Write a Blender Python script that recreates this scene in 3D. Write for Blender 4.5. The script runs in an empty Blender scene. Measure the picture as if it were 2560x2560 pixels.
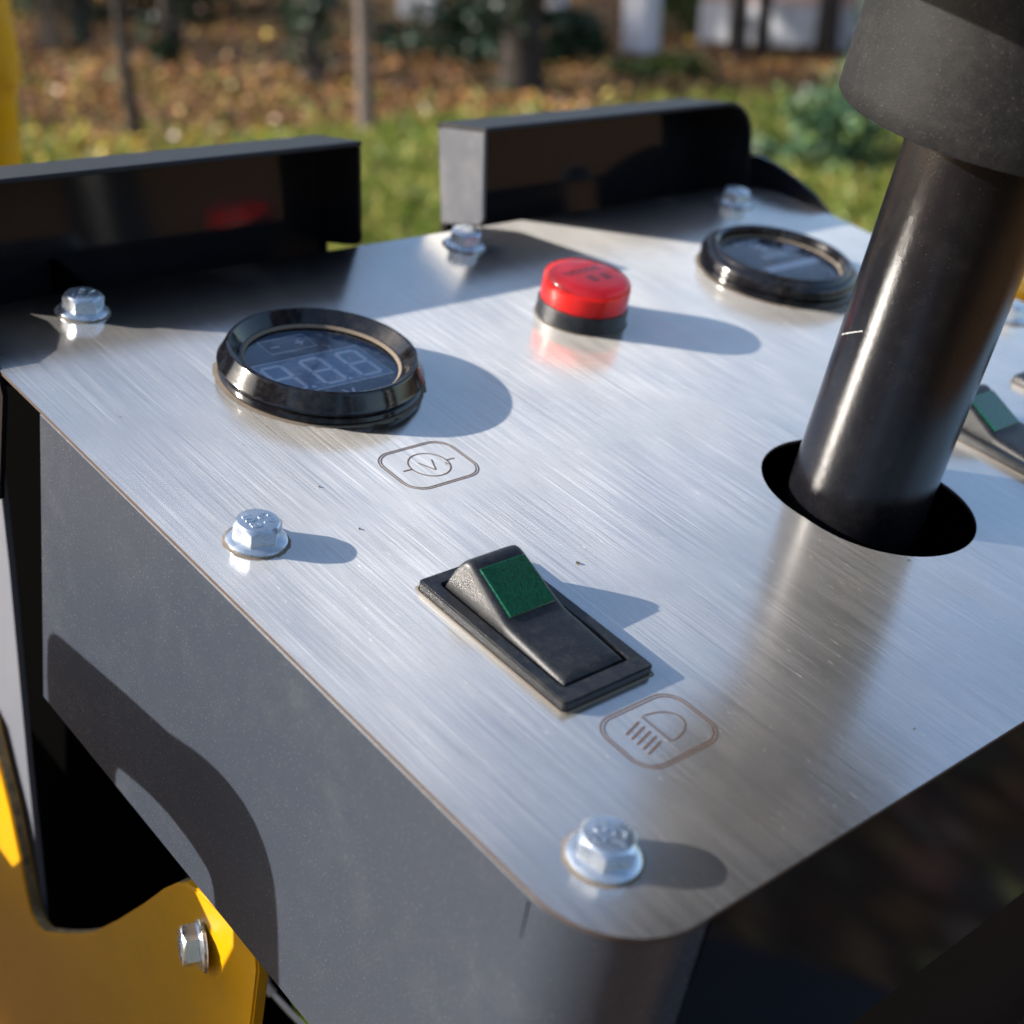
import bpy, bmesh, math, random
import numpy as np
from mathutils import Matrix, Vector
from mathutils.geometry import tessellate_polygon

random.seed(7)
R = math.radians
SC = bpy.context.scene
COL = SC.collection

# ------------------------------------------------------------------ camera
CAM_H = 1.5
cam_data = bpy.data.cameras.new('camera')
cam = bpy.data.objects.new('camera', cam_data)
COL.objects.link(cam)
cam.location = (0, 0, CAM_H)
cam.rotation_euler = (R(90 - 26), 0, 0)
cam_data.sensor_width = 36
cam_data.lens = 36 * 3645.8 / 2560
cam_data.clip_start = 0.01
cam_data.clip_end = 400
cam_data.dof.use_dof = True
cam_data.dof.focus_distance = 0.350
cam_data.dof.aperture_fstop = 12.5
SC.camera = cam

# ------------------------------------------------------------------ sky, sun, exposure
SUN = Vector((-0.8955, -0.0455, 0.4428)).normalized()
SUN_EL = math.asin(SUN.z)
SUN_AZ = math.atan2(SUN.x, SUN.y)          # clockwise from +Y
w = bpy.data.worlds.new('World')
SC.world = w
w.use_nodes = True
nt = w.node_tree
nt.nodes.clear()
sky = nt.nodes.new('ShaderNodeTexSky')
sky.sky_type = 'NISHITA'
sky.sun_disc = False
sky.sun_elevation = SUN_EL
sky.sun_rotation = SUN_AZ
sky.air_density = 1.0
sky.dust_density = 1.6
sky.ozone_density = 1.4
bg = nt.nodes.new('ShaderNodeBackground')
bg.inputs['Strength'].default_value = 0.14
wo = nt.nodes.new('ShaderNodeOutputWorld')
nt.links.new(sky.outputs[0], bg.inputs[0])
nt.links.new(bg.outputs[0], wo.inputs[0])
sd = bpy.data.lights.new('sun', 'SUN')
sd.energy = 5.0
sd.angle = R(0.53)
sd.color = (1.0, 0.94, 0.86)
sun = bpy.data.objects.new('sun', sd)
COL.objects.link(sun)
sun.location = SUN * 30
sun.rotation_euler = SUN.to_track_quat('Z', 'Y').to_euler()
SC.view_settings.view_transform = 'Standard'
SC.view_settings.look = 'None'
SC.view_settings.exposure = 0.88
SC.view_settings.gamma = 1
SC.view_settings.use_curve_mapping = False
SC.render.film_transparent = False

# the console stands a little tilted: u runs along its left edge, v along its rear edge,
# z out of its top plate; all its sizes are written in millimetres
PLATE = Matrix(((0.644373, 0.748368, 0.157254, -0.029446),
                (-0.743527, 0.661200, -0.099917, 0.018710),
                (-0.178751, -0.052539, 0.982491, CAM_H - 0.183974),
                (0, 0, 0, 1)))
MM = 0.001

# ------------------------------------------------------------------ node helpers
class NT:
    def __init__(s, name):
        s.m = bpy.data.materials.new(name)
        s.m.use_nodes = True
        s.t = s.m.node_tree
        s.t.nodes.clear()
        s.out = s.t.nodes.new('ShaderNodeOutputMaterial')
    def n(s, typ, **kw):
        nd = s.t.nodes.new(typ)
        for k, v in kw.items():
            if k in nd.bl_rna.properties.keys():
                setattr(nd, k, v)
            else:
                nd.inputs[k.replace('_', ' ')].default_value = v
        return nd
    def l(s, a, b):
        s.t.links.new(a, b)
    def coord(s, scale=(1, 1, 1), rot=(0, 0, 0), which='Object'):
        tc = s.n('ShaderNodeTexCoord')
        mp = s.n('ShaderNodeMapping')
        mp.inputs['Scale'].default_value = scale
        mp.inputs['Rotation'].default_value = rot
        s.l(tc.outputs[which], mp.inputs['Vector'])
        return mp.outputs[0]
    def noise(s, vec, scale, detail=3, rough=0.55, dist=0.0):
        nd = s.n('ShaderNodeTexNoise')
        nd.inputs['Scale'].default_value = scale
        nd.inputs['Detail'].default_value = detail
        nd.inputs['Roughness'].default_value = rough
        nd.inputs['Distortion'].default_value = dist
        s.l(vec, nd.inputs['Vector'])
        return nd.outputs['Fac']
    def ramp(s, fac, stops, interp='LINEAR'):
        nd = s.n('ShaderNodeValToRGB')
        cr = nd.color_ramp
        cr.interpolation = interp
        while len(cr.elements) < len(stops):
            cr.elements.new(0.5)
        for e, (p, c) in zip(cr.elements, stops):
            e.position = p
            e.color = (c[0], c[1], c[2], 1) if not isinstance(c, (int, float)) else (c, c, c, 1)
        s.l(fac, nd.inputs[0])
        return nd.outputs[0]
    def mix(s, fac, a, b, blend='MIX'):
        nd = s.n('ShaderNodeMix', data_type='RGBA', blend_type=blend)
        for i, v in ((0, fac), (6, a), (7, b)):
            if hasattr(v, 'links') or hasattr(v, 'is_linked'):
                s.l(v, nd.inputs[i])
            elif i == 0:
                nd.inputs[0].default_value = v
            else:
                nd.inputs[i].default_value = (*v, 1)
        return nd.outputs[2]
    def math(s, op, a, b=0.5, clamp=False):
        nd = s.n('ShaderNodeMath', operation=op, use_clamp=clamp)
        for i, v in ((0, a), (1, b)):
            if hasattr(v, 'is_linked'):
                s.l(v, nd.inputs[i])
            else:
                nd.inputs[i].default_value = v
        return nd.outputs[0]
    def bump(s, h, strength, dist, normal=None):
        nd = s.n('ShaderNodeBump')
        nd.inputs['Strength'].default_value = strength
        nd.inputs['Distance'].default_value = dist
        s.l(h, nd.inputs['Height'])
        if normal is not None:
            s.l(normal, nd.inputs['Normal'])
        return nd.outputs[0]
    def pbr(s, color=(0.5, 0.5, 0.5), rough=0.5, metal=0.0, normal=None, spec=0.5, **kw):
        b = s.n('ShaderNodeBsdfPrincipled')
        for nm, v in (('Base Color', color), ('Roughness', rough), ('Metallic', metal), ('Specular IOR Level', spec)):
            if hasattr(v, 'is_linked'):
                s.l(v, b.inputs[nm])
            elif nm == 'Base Color':
                b.inputs[nm].default_value = (*v, 1)
            else:
                b.inputs[nm].default_value = v
        if normal is not None:
            s.l(normal, b.inputs['Normal'])
        for k, v in kw.items():
            k = k.replace('_', ' ')
            if hasattr(v, 'is_linked'):
                s.l(v, b.inputs[k])
            else:
                b.inputs[k].default_value = v
        return b.outputs[0]
    def done(s, shader):
        s.l(shader, s.out.inputs['Surface'])
        return s.m

def dusty(name, base, rough, dust=(0.30, 0.27, 0.23), amount=0.5, speck=0.35, spec=0.5, coat=0.0, metal=0.0,
          bumps=0.15, fine=900, smear=60):
    """Painted or moulded surface with smears of dust and bright specks (base colour stays the thing's own)."""
    k = NT(name)
    c = k.coord()
    big = k.noise(c, smear, 5, 0.65, 0.6)
    mid = k.noise(c, smear * 5, 4, 0.7)
    f = k.noise(c, fine, 2, 0.6)
    sm = k.ramp(k.math('MULTIPLY', big, mid), [(0.22, 0.0), (0.46, 1.0)])
    dots = k.ramp(f, [(0.70 - 0.06 * speck, 0.0), (0.78, 1.0)])
    vor = k.n('ShaderNodeTexVoronoi', feature='F1')
    vor.inputs['Scale'].default_value = fine * 0.5
    k.l(c, vor.inputs['Vector'])
    vd = k.ramp(vor.outputs['Distance'], [(0.05, 1.0), (0.14, 0.0)])
    wn = k.n('ShaderNodeTexWhiteNoise', noise_dimensions='3D')
    k.l(vor.outputs['Position'], wn.inputs['Vector'])
    pick = k.ramp(wn.outputs['Value'], [(1 - 0.25 * speck - 0.01, 0.0), (1 - 0.25 * speck, 1.0)])
    pts = k.math('MULTIPLY', vd, pick)
    d1 = k.math('MULTIPLY', sm, amount, True)
    d2 = k.math('MULTIPLY', dots, speck, True)
    fac = k.math('ADD', k.math('ADD', d1, d2, True), k.math('MULTIPLY', pts, 0.8), True)
    col = k.mix(fac, base, dust)
    rg = k.math('ADD', k.math('MULTIPLY', fac, 0.45), rough, True)
    nrm = k.bump(f, bumps, 0.0002)
    kw = {}
    if coat:
        kw = dict(Coat_Weight=coat, Coat_Roughness=0.08)
    return k.done(k.pbr(col, rg, metal, nrm, spec, **kw))

# ------------------------------------------------------------------ materials of the console
def brushed_steel():
    k = NT('brushed_steel')
    c1 = k.coord((18, 3600, 300))
    c2 = k.coord((34, 8000, 300))
    c3 = k.coord((8, 700, 100))
    n1 = k.noise(c1, 1.0, 4, 0.7)
    n2 = k.noise(c2, 1.0, 3, 0.6)
    n3 = k.noise(c3, 1.0, 3, 0.6)
    st = k.math('ADD', k.math('MULTIPLY', n1, 0.6), k.math('MULTIPLY', n2, 0.4))
    blot = k.noise(k.coord(), 22, 5, 0.6)
    tone = k.ramp(st, [(0.26, (0.45, 0.44, 0.43)), (0.50, (0.65, 0.64, 0.62)), (0.74, (0.86, 0.85, 0.83))])
    tone2 = k.mix(k.ramp(n3, [(0.35, 0.0), (0.7, 0.5)]), tone, (0.68, 0.68, 0.69))
    col = k.mix(k.ramp(blot, [(0.45, 0.0), (0.75, 0.35)]), tone2, (0.50, 0.48, 0.46))
    # few long loose scratches
    sc = k.noise(k.coord((6, 2600, 50), (0, 0, R(3))), 1.0, 2, 0.5)
    scr = k.ramp(sc, [(0.70, 0.0), (0.74, 1.0)])
    col = k.mix(k.math('MULTIPLY', scr, 0.6), col, (0.92, 0.92, 0.92))
    h = k.math('ADD', k.math('MULTIPLY', st, 1.0), k.math('MULTIPLY', n3, 0.6))
    nrm = k.bump(h, 0.24, 0.00008)
    # brushing runs along u, so light is spread along v
    vt = k.n('ShaderNodeVectorTransform', vector_type='VECTOR', convert_from='OBJECT', convert_to='WORLD')
    vt.inputs[0].default_value = (0, 1, 0)
    a = k.pbr(col, k.ramp(st, [(0.3, 0.11), (0.7, 0.19)]), 1.0, nrm, 0.5, Anisotropic=0.45, Tangent=vt.outputs[0])
    b = k.pbr(col, 0.60, 1.0, nrm, 0.5, Anisotropic=0.96, Tangent=vt.outputs[0])
    mx = k.n('ShaderNodeMixShader')
    spk = k.ramp(k.noise(k.coord((260, 2600, 300)), 1.0, 2, 0.6), [(0.69, 0.0), (0.77, 0.25)])
    wear = k.noise(k.coord((1, 1.8, 1)), 16, 4, 0.6)
    base_f = k.ramp(st, [(0.32, 0.07), (0.52, 0.13), (0.72, 0.28)])
    wf = k.math('MULTIPLY', base_f, k.math('ADD', wear, 0.42))
    k.l(k.math('ADD', wf, spk, True), mx.inputs[0])
    k.l(a, mx.inputs[1])
    k.l(b, mx.inputs[2])
    # dust film gathered here and there
    dn = k.noise(k.coord(), 1400, 2, 0.7)
    gath = k.ramp(k.noise(k.coord(), 30, 4, 0.6), [(0.55, 0.0), (0.72, 0.22)])
    spot = k.math('ADD', k.ramp(dn, [(0.72, 0.0), (0.79, 1.0)]), gath, True)
    dust = k.pbr((0.33, 0.27, 0.21), 0.9)
    mx2 = k.n('ShaderNodeMixShader')
    k.l(k.math('MULTIPLY', spot, 0.5), mx2.inputs[0])
    k.l(mx.outputs[0], mx2.inputs[1])
    k.l(dust, mx2.inputs[2])
    return k.done(mx2.outputs[0])

def zinc():
    k = NT('zinc_plating')
    c = k.coord()
    n1 = k.noise(c, 260, 4, 0.6)
    n2 = k.noise(c, 1500, 3, 0.7)
    col = k.ramp(n1, [(0.3, (0.50, 0.55, 0.60)), (0.6, (0.68, 0.72, 0.76)), (0.8, (0.58, 0.62, 0.60))])
    col = k.mix(k.ramp(n2, [(0.68, 0.0), (0.76, 0.6)]), col, (0.25, 0.22, 0.18))
    nrm = k.bump(n1, 0.12, 0.0002)
    return k.done(k.pbr(col, k.ramp(n1, [(0.4, 0.24), (0.7, 0.34)]), 0.88, nrm))

def simple(name, color, rough=0.5, metal=0.0, spec=0.5, **kw):
    k = NT(name)
    return k.done(k.pbr(color, rough, metal, None, spec, **kw))

M = {}
M['steel'] = brushed_steel()
M['edge'] = dusty('rusty_cut_edge', (0.060, 0.038, 0.028), 0.7, (0.12, 0.09, 0.07), 0.6, 0.5, fine=2500, smear=300)
M['paint'] = dusty('grey_paint', (0.043, 0.053, 0.072), 0.24, (0.17, 0.17, 0.17), 0.12, 0.75, fine=2000, smear=25, bumps=0.05)
M['gloss'] = dusty('dark_gloss_paint', (0.010, 0.0105, 0.013), 0.09, (0.06, 0.055, 0.05), 0.04, 0.10, fine=2200, smear=25, bumps=0.03)
M['front'] = dusty('front_gloss_paint', (0.008, 0.008, 0.011), 0.05, (0.05, 0.045, 0.04), 0.05, 0.10, fine=2200, smear=25, bumps=0.03, spec=0.5)
M['matt'] = dusty('dusty_black_paint', (0.009, 0.010, 0.014), 0.5, (0.10, 0.095, 0.09), 0.14, 0.5, fine=1500, smear=35, bumps=0.1, spec=0.35)
M['zinc'] = zinc()
M['black'] = dusty('black_matt_plastic', (0.009, 0.010, 0.013), 0.42, (0.15, 0.14, 0.12), 0.16, 1.0, fine=2600, smear=90, bumps=0.3)
M['bezel'] = dusty('black_gloss_plastic', (0.005, 0.005, 0.007), 0.10, (0.13, 0.11, 0.085), 0.20, 0.20, fine=3000, smear=70, bumps=0.04)
M['pole'] = dusty('black_lacquered_tube', (0.006, 0.006, 0.008), 0.18, (0.10, 0.095, 0.09), 0.07, 0.40, fine=2400, smear=45, bumps=0.22)
M['cup'] = dusty('black_rubber', (0.008, 0.0078, 0.0085), 0.60, (0.14, 0.13, 0.12), 0.10, 0.9, fine=2600, smear=60, bumps=0.35, spec=0.25)
M['dust'] = dusty('settled_dust', (0.17, 0.135, 0.10), 0.9, (0.26, 0.22, 0.17), 0.6, 0.6, fine=2500, smear=300)
M['inner'] = simple('dark_inner_panel', (0.010, 0.0085, 0.0085), 0.7, spec=0.15)
M['void'] = simple('black_cavity', (0.002, 0.002, 0.002), 1.0, spec=0.0)  # flat black, the shade of the hollows is put into the colour
M['engrave'] = simple('laser_engraving', (0.13, 0.074, 0.046), 0.75, spec=0.2)
M['yellow'] = dusty('yellow_enamel', (0.74, 0.37, 0.003), 0.28, (0.45, 0.33, 0.12), 0.25, 0.2, fine=900, smear=14, bumps=0.03)
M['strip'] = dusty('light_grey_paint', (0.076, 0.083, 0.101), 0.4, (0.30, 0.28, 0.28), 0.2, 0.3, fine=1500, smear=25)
M['strap'] = dusty('pale_grey_paint', (0.155, 0.165, 0.195), 0.4, (0.2, 0.2, 0.2), 0.1, 0.2, fine=1500, smear=25)  # the wall's grey made paler, its glare put into the colour
M['scratch'] = simple('bare_scratch', (0.26, 0.26, 0.26), 0.5)
M['smear'] = simple('grey_smear', (0.05, 0.05, 0.05), 0.4)
M['crumb'] = simple('dirt', (0.05, 0.04, 0.03), 0.9)
M['white'] = simple('white_rubber', (0.88, 0.88, 0.86), 0.5)
M['lcdink'] = simple('lcd_segments', (0.88, 0.92, 0.98), 0.5)
M['lcdback'] = simple('lcd_panel', (0.12, 0.18, 0.26), 0.12)  # blue of the reflected sky is put into this colour
M['lcdwin'] = simple('lcd_window', (0.27, 0.39, 0.54), 0.12)  # paler blue, sky reflection put into the colour here too
M['g2face'] = simple('dial_face', (0.09, 0.11, 0.15), 0.14)
M['g2ink'] = simple('dial_print', (0.92, 0.93, 0.98), 0.5)

def glass_clear():
    k = NT('clear_glass')
    gl = k.n('ShaderNodeBsdfGlossy')
    gl.inputs['Color'].default_value = (1, 1, 1, 1)
    gl.inputs['Roughness'].default_value = 0.03
    tr = k.n('ShaderNodeBsdfTransparent')
    fr = k.n('ShaderNodeFresnel')
    fr.inputs['IOR'].default_value = 1.5
    mx = k.n('ShaderNodeMixShader')
    f = k.noise(k.coord(), 500, 4, 0.7)
    dustf = k.math('MULTIPLY', k.ramp(f, [(0.52, 0.0), (0.8, 1.0)]), 0.18)
    k.l(fr.outputs[0], mx.inputs[0])
    k.l(tr.outputs[0], mx.inputs[1])
    k.l(gl.outputs[0], mx.inputs[2])
    m2 = k.n('ShaderNodeMixShader')
    k.l(dustf, m2.inputs[0])
    k.l(mx.outputs[0], m2.inputs[1])
    k.l(k.pbr((0.4, 0.38, 0.35), 0.9), m2.inputs[2])
    return k.done(m2.outputs[0])
M['glass'] = glass_clear()

def green_lens():
    k = NT('green_lens')
    c = k.coord((1, 1.6, 1), (0, 0, R(38)))
    v = k.n('ShaderNodeTexVoronoi', feature='SMOOTH_F1')
    v.inputs['Scale'].default_value = 1050
    v.inputs['Randomness'].default_value = 0.3
    k.l(c, v.inputs['Vector'])
    d = v.outputs['Distance']
    col = k.ramp(d, [(0.15, (0.003, 0.13, 0.055)), (0.45, (0.0015, 0.070, 0.030)), (0.7, (0.001, 0.040, 0.018))])
    sp = k.noise(c, 3500, 2, 0.6)
    col = k.mix(k.ramp(sp, [(0.70, 0.0), (0.80, 0.7)]), col, (0.10, 0.30, 0.18))
    nrm = k.bump(d, 0.5, 0.00025)
    return k.done(k.pbr(col, 0.25, 0.0, nrm, 0.5, Coat_Weight=0.8, Coat_Roughness=0.08))
M['green'] = green_lens()

def red_lens():
    k = NT('red_lens')
    n1 = k.noise(k.coord(), 160, 3, 0.6)
    col = k.ramp(n1, [(0.3, (0.98, 0.30, 0.27)), (0.7, (1.0, 0.38, 0.34))])
    return k.done(k.pbr(col, 0.06, 0.0, None, 0.5, Transmission_Weight=0.97, IOR=1.35))
M['red'] = red_lens()
M['redink'] = simple('dark_lens_print', (0.035, 0.006, 0.02), 0.4)
M['redcap'] = simple('crimson_lens_cap', (0.50, 0.008, 0.040), 0.10)
M['redcore'] = simple('red_core', (0.80, 0.018, 0.012), 0.4)
M['reddisc'] = simple('crimson_disc', (0.50, 0.008, 0.045), 0.4)

# ------------------------------------------------------------------ mesh helpers
def finish(bm, name, mat, parent=None, angle=35, loc=None, mats=None):
    bm.normal_update()
    for f in bm.faces:
        f.smooth = True
    th = R(angle)
    for e in bm.edges:
        if len(e.link_faces) != 2 or e.calc_face_angle(0) > th:
            e.smooth = False
    me = bpy.data.meshes.new(name)
    bm.to_mesh(me)
    bm.free()
    for m in (mats or [mat]):
        me.materials.append(m)
    o = bpy.data.objects.new(name, me)
    COL.objects.link(o)
    if parent is not None:
        o.parent = parent
    if loc is not None:
        o.location = loc
    return o

def thing(name, label, cat, u=0, v=0, z=0, rot=0, group=None):
    o = bpy.data.objects.new(name, None)
    COL.objects.link(o)
    o.empty_display_size = 0.01
    o.matrix_world = PLATE @ Matrix.Translation((u * MM, v * MM, z * MM)) @ Matrix.Rotation(rot, 4, 'Z')
    o['label'] = label
    o['category'] = cat
    if group:
        o['group'] = group
    return o

def mm(p):
    return Vector((p[0] * MM, p[1] * MM, p[2] * MM))

def arc(cx, cy, r, a0, a1, n):
    return [(cx + r * math.cos(R(a0 + (a1 - a0) * i / n)), cy + r * math.sin(R(a0 + (a1 - a0) * i / n))) for i in range(n + 1)]

def rrect(x0, y0, x1, y1, r, n=6):
    return (arc(x1 - r, y0 + r, r, -90, 0, n) + arc(x1 - r, y1 - r, r, 0, 90, n) +
            arc(x0 + r, y1 - r, r, 90, 180, n) + arc(x0 + r, y0 + r, r, 180, 270, n))

def slab(bm, outer, holes, z0, z1, axis='z', bevel=0.0, mi=(0, 0)):
    """prism of an outline (with holes) in mm, from z0 to z1. axis 'v': outline is (u,z), thickness along v; 'u': (v,z)."""
    def P(a, b, c):
        if axis == 'z': return mm((a, b, c))
        if axis == 'v': return mm((a, c, b))
        return mm((c, a, b))
    loops = [outer] + list(holes)
    tris = tessellate_polygon([[Vector((p[0], p[1], 0)) for p in lp] for lp in loops])
    flat = [p for lp in loops for p in lp]
    top = [bm.verts.new(P(p[0], p[1], z1)) for p in flat]
    bot = [bm.verts.new(P(p[0], p[1], z0)) for p in flat]
    for t in tris:
        try:
            f = bm.faces.new([top[i] for i in t]); f.material_index = mi[0]
            f = bm.faces.new([bot[i] for i in reversed(t)]); f.material_index = mi[0]
        except ValueError:
            pass
    k = 0
    for lp in loops:
        n = len(lp)
        for i in range(n):
            j = (i + 1) % n
            try:
                f = bm.faces.new([top[k + i], top[k + j], bot[k + j], bot[k + i]]); f.material_index = mi[1]
            except ValueError:
                pass
        k += n
    bmesh.ops.recalc_face_normals(bm, faces=bm.faces[:])
    return bm

def lathe(bm, prof, n=96, cx=0, cy=0, closed_top=False, closed_bot=False):
    rings = []
    for r, z in prof:
        rings.append([bm.verts.new(mm((cx + r * math.cos(2 * math.pi * i / n), cy + r * math.sin(2 * math.pi * i / n), z))) for i in range(n)])
    for a, b in zip(rings, rings[1:]):
        for i in range(n):
            j = (i + 1) % n
            bm.faces.new([a[i], a[j], b[j], b[i]])
    if closed_top:
        bm.faces.new(rings[-1])
    if closed_bot:
        bm.faces.new(list(reversed(rings[0])))
    bmesh.ops.recalc_face_normals(bm, faces=bm.faces[:])
    return bm

def ribbon(bm, pts, w, z, h=0.0, closed=False):
    """flat line of width w (mm) along pts, at height z; h > 0 gives it thickness"""
    n = len(pts)
    L, Rr = [], []
    for i in range(n):
        if closed:
            a, b = pts[i - 1], pts[(i + 1) % n]
        else:
            a, b = pts[max(i - 1, 0)], pts[min(i + 1, n - 1)]
        dx, dy = b[0] - a[0], b[1] - a[1]
        d = math.hypot(dx, dy) or 1
        nx, ny = -dy / d * w / 2, dx / d * w / 2
        L.append((pts[i][0] + nx, pts[i][1] + ny)); Rr.append((pts[i][0] - nx, pts[i][1] - ny))
    def ring(z_): return [bm.verts.new(mm((*p, z_))) for p in L], [bm.verts.new(mm((*p, z_))) for p in Rr]
    tl, tr = ring(z + h)
    rng = range(n if closed else n - 1)
    for i in rng:
        j = (i + 1) % n
        bm.faces.new([tr[i], tr[j], tl[j], tl[i]])
    if h > 0:
        bl, br = ring(z)
        for i in rng:
            j = (i + 1) % n
            bm.faces.new([tl[i], tl[j], bl[j], bl[i]])
            bm.faces.new([br[i], br[j], tr[j], tr[i]])
        if not closed:
            bm.faces.new([tl[0], bl[0], br[0], tr[0]])
            bm.faces.new([tl[-1], tr[-1], br[-1], bl[-1]])
    return bm

def tube(bm, pts, r, n=20, caps=True):
    """pts in mm; round tube through them"""
    P = [Vector(p) for p in pts]
    rings = []
    up = Vector((0, 0, 1))
    for i, p in enumerate(P):
        t = (P[min(i + 1, len(P) - 1)] - P[max(i - 1, 0)]).normalized()
        if i == 0:
            a = t.cross(up)
            if a.length < 0.2: a = t.cross(Vector((1, 0, 0)))
        else:
            a = pa - t * pa.dot(t)       # carried along, so the tube never twists
        a.normalize(); b = t.cross(a).normalized(); pa = a
        rr = r[i] if isinstance(r, (list, tuple)) else r
        rings.append([bm.verts.new(mm(p + a * rr * math.cos(2 * math.pi * k / n) + b * rr * math.sin(2 * math.pi * k / n))) for k in range(n)])
    for A, B in zip(rings, rings[1:]):
        for k in range(n):
            j = (k + 1) % n
            bm.faces.new([A[k], A[j], B[j], B[k]])
    if caps:
        bm.faces.new(rings[0]); bm.faces.new(list(reversed(rings[-1])))
    bmesh.ops.recalc_face_normals(bm, faces=bm.faces[:])
    return bm

def smooth_path(pts, sub=6):
    out = []
    P = [Vector(p) for p in pts]
    P = [P[0] * 2 - P[1]] + P + [P[-1] * 2 - P[-2]]
    for i in range(1, len(P) - 2):
        for s in range(sub):
            t = s / sub
            a, b, c, d = P[i - 1], P[i], P[i + 1], P[i + 2]
            out.append(0.5 * ((2 * b) + (-a + c) * t + (2 * a - 5 * b + 4 * c - d) * t * t + (-a + 3 * b - 3 * c + d) * t ** 3))
    out.append(P[-2])
    return out

# simple stroke letters in a 1 x 1.5 box
def _c(cx, cy, rx, ry, a0, a1, n=12):
    return [(cx + rx * math.cos(R(a0 + (a1 - a0) * i / n)), cy + ry * math.sin(R(a0 + (a1 - a0) * i / n))) for i in range(n + 1)]
GLYPH = {
    'C': [_c(0.5, 0.75, 0.5, 0.75, 45, 315)],
    'Y': [[(0, 1.5), (0.5, 0.75)], [(1, 1.5), (0.5, 0.75), (0.5, 0)]],
    '1': [[(0.2, 1.15), (0.55, 1.5), (0.55, 0)]],
    '0': [_c(0.5, 0.75, 0.45, 0.75, 0, 360, 20)],
    '9': [_c(0.5, 1.0, 0.42, 0.5, 0, 360, 16), [(0.92, 1.0), (0.88, 0.4), (0.6, 0.02), (0.15, 0.05)]],
    '.': [[(0.3, 0.0), (0.3, 0.18)]],
    'V': [[(0, 1.5), (0.5, 0), (1, 1.5)]],
}
def letters(bm, text, x, y, size, z, w, h, gap=0.45):
    for ch in text:
        for st in GLYPH[ch]:
            ribbon(bm, [(x + p[0] * size, y + p[1] * size) for p in st], w, z, h)
        x += (0.6 if ch == '.' else 1.0 + gap) * size
    return bm

# ================================================================== THE CONSOLE
console = thing('control_console', 'dark grey sheet metal control console with a brushed steel top plate', 'control console', -229, 318, 0)
CO = (-229, 318)
def cfin(bm, name, mat, **kw):
    """console part: mesh written in plate coordinates, kept under the console's empty"""
    bmesh.ops.translate(bm, verts=bm.verts[:], vec=(-CO[0] * MM, -CO[1] * MM, 0))
    return finish(bm, name, mat, console, **kw)

outline = (arc(-114, 163.3, 20, -90, 0, 12) + arc(-114, 473.5, 20, 0, 90, 12) +
           arc(-340, 469.5, 24, 90, 180, 12) + arc(-340, 167.3, 24, 180, 270, 12))
hole = (arc(-170.6, 318.5, 26.9, -90, 90, 32) + arc(-177.4, 318.5, 26.9, 90, 270, 32))
bm = bmesh.new()
slab(bm, outline, [list(reversed(hole))], -1.0, 0, mi=(0, 1))
plate = cfin(bm, 'top_plate', M['steel'], mats=[M['steel'], M['edge']], angle=30)
plate['label'] = 'brushed stainless steel top plate with an oblong hole'

# body: one folded sheet around left side, front and right side
def sheet_path(off, z0, z1, path, thick=2.0):
    bm = bmesh.new()
    n = len(path)
    nr = []
    for i in range(n):
        a, b = path[max(i - 1, 0)], path[min(i + 1, n - 1)]
        dx, dy = b[0] - a[0], b[1] - a[1]
        d = math.hypot(dx, dy)
        nr.append((dy / d, -dx / d))
    def col(i, t, z):
        return bm.verts.new(mm((path[i][0] - nr[i][0] * t, path[i][1] - nr[i][1] * t, z)))
    g = [[col(i, 0, z1 - 0.5), col(i, 0.5, z1), col(i, thick, z1), col(i, thick, z0), col(i, 0.4, z0), col(i, 0, z0 + 0.4)] for i in range(n)]
    for a, b in zip(g, g[1:]):
        for k in range(6):
            j = (k + 1) % 6
            bm.faces.new([a[k], b[k], b[j], a[j]])
    bm.faces.new(g[0]); bm.faces.new(list(reversed(g[-1])))
    bmesh.ops.recalc_face_normals(bm, faces=bm.faces[:])
    return bm
left_path = [(-305, 143.6), (-200, 143.6), (-120, 143.6)] + arc(-115, 163.9, 20.3, -90, 0, 16) + [(-94.7, 168)]
cfin(sheet_path(0, -94, -1.4, left_path), 'side_panel', M['paint'])
bm = bmesh.new()
slab(bm, [(168.4, -2.3), (470, -2.3), (470, -86), (168.4, -86)], [], -96.7, -94.7, 'u')
cfin(bm, 'front_panel', M['front'])
bm = bmesh.new()
slab(bm, [(-94.9, -86.3), (-125, -330), (-127, -330), (-96.9, -86.3)], [], 160, 480, 'v')
cfin(bm, 'lower_front_panel', M['inner'])
right_path = [(-94.7, 473.2)] + arc(-115, 473.2, 20.3, 0, 90, 14)[1:] + [(-305, 493.5)]
cfin(sheet_path(0, -94, -1.4, right_path), 'side_panel', M['paint'])
# weld lines at the corner
bm = bmesh.new()
slab(bm, [(-115.9, -2.6), (-115.6, -2.6), (-115.7, -12)], [], 143.45, 143.7, 'v')
cfin(bm, 'weld_seam', M['void'])
bm = bmesh.new()
slab(bm, [(168.0, -3), (168.5, -3), (168.3, -20)], [], -94.75, -94.5, 'u')
cfin(bm, 'weld_seam', M['void'])
# crumbs of dirt lying on the plate
bm = bmesh.new()
rnd = random.Random(21)
for i in range(24):
    if i == 0: cu, cv, sz = -187.5, 221.5, 0.5
    else: cu, cv, sz = rnd.uniform(-340, -105), rnd.uniform(150, 440), rnd.uniform(0.12, 0.32)
    n0 = bmesh.ops.create_icosphere(bm, subdivisions=1, radius=sz * MM)['verts']
    for v_ in n0:
        v_.co = Vector((v_.co.x * rnd.uniform(0.7, 1.6), v_.co.y * rnd.uniform(0.5, 1.2), v_.co.z * 0.6)) + mm((cu, cv, 0.08 + sz * 0.4))
crumbs = cfin(bm, 'dirt_crumbs', M['crumb'])
crumbs['kind'] = 'stuff'
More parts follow.
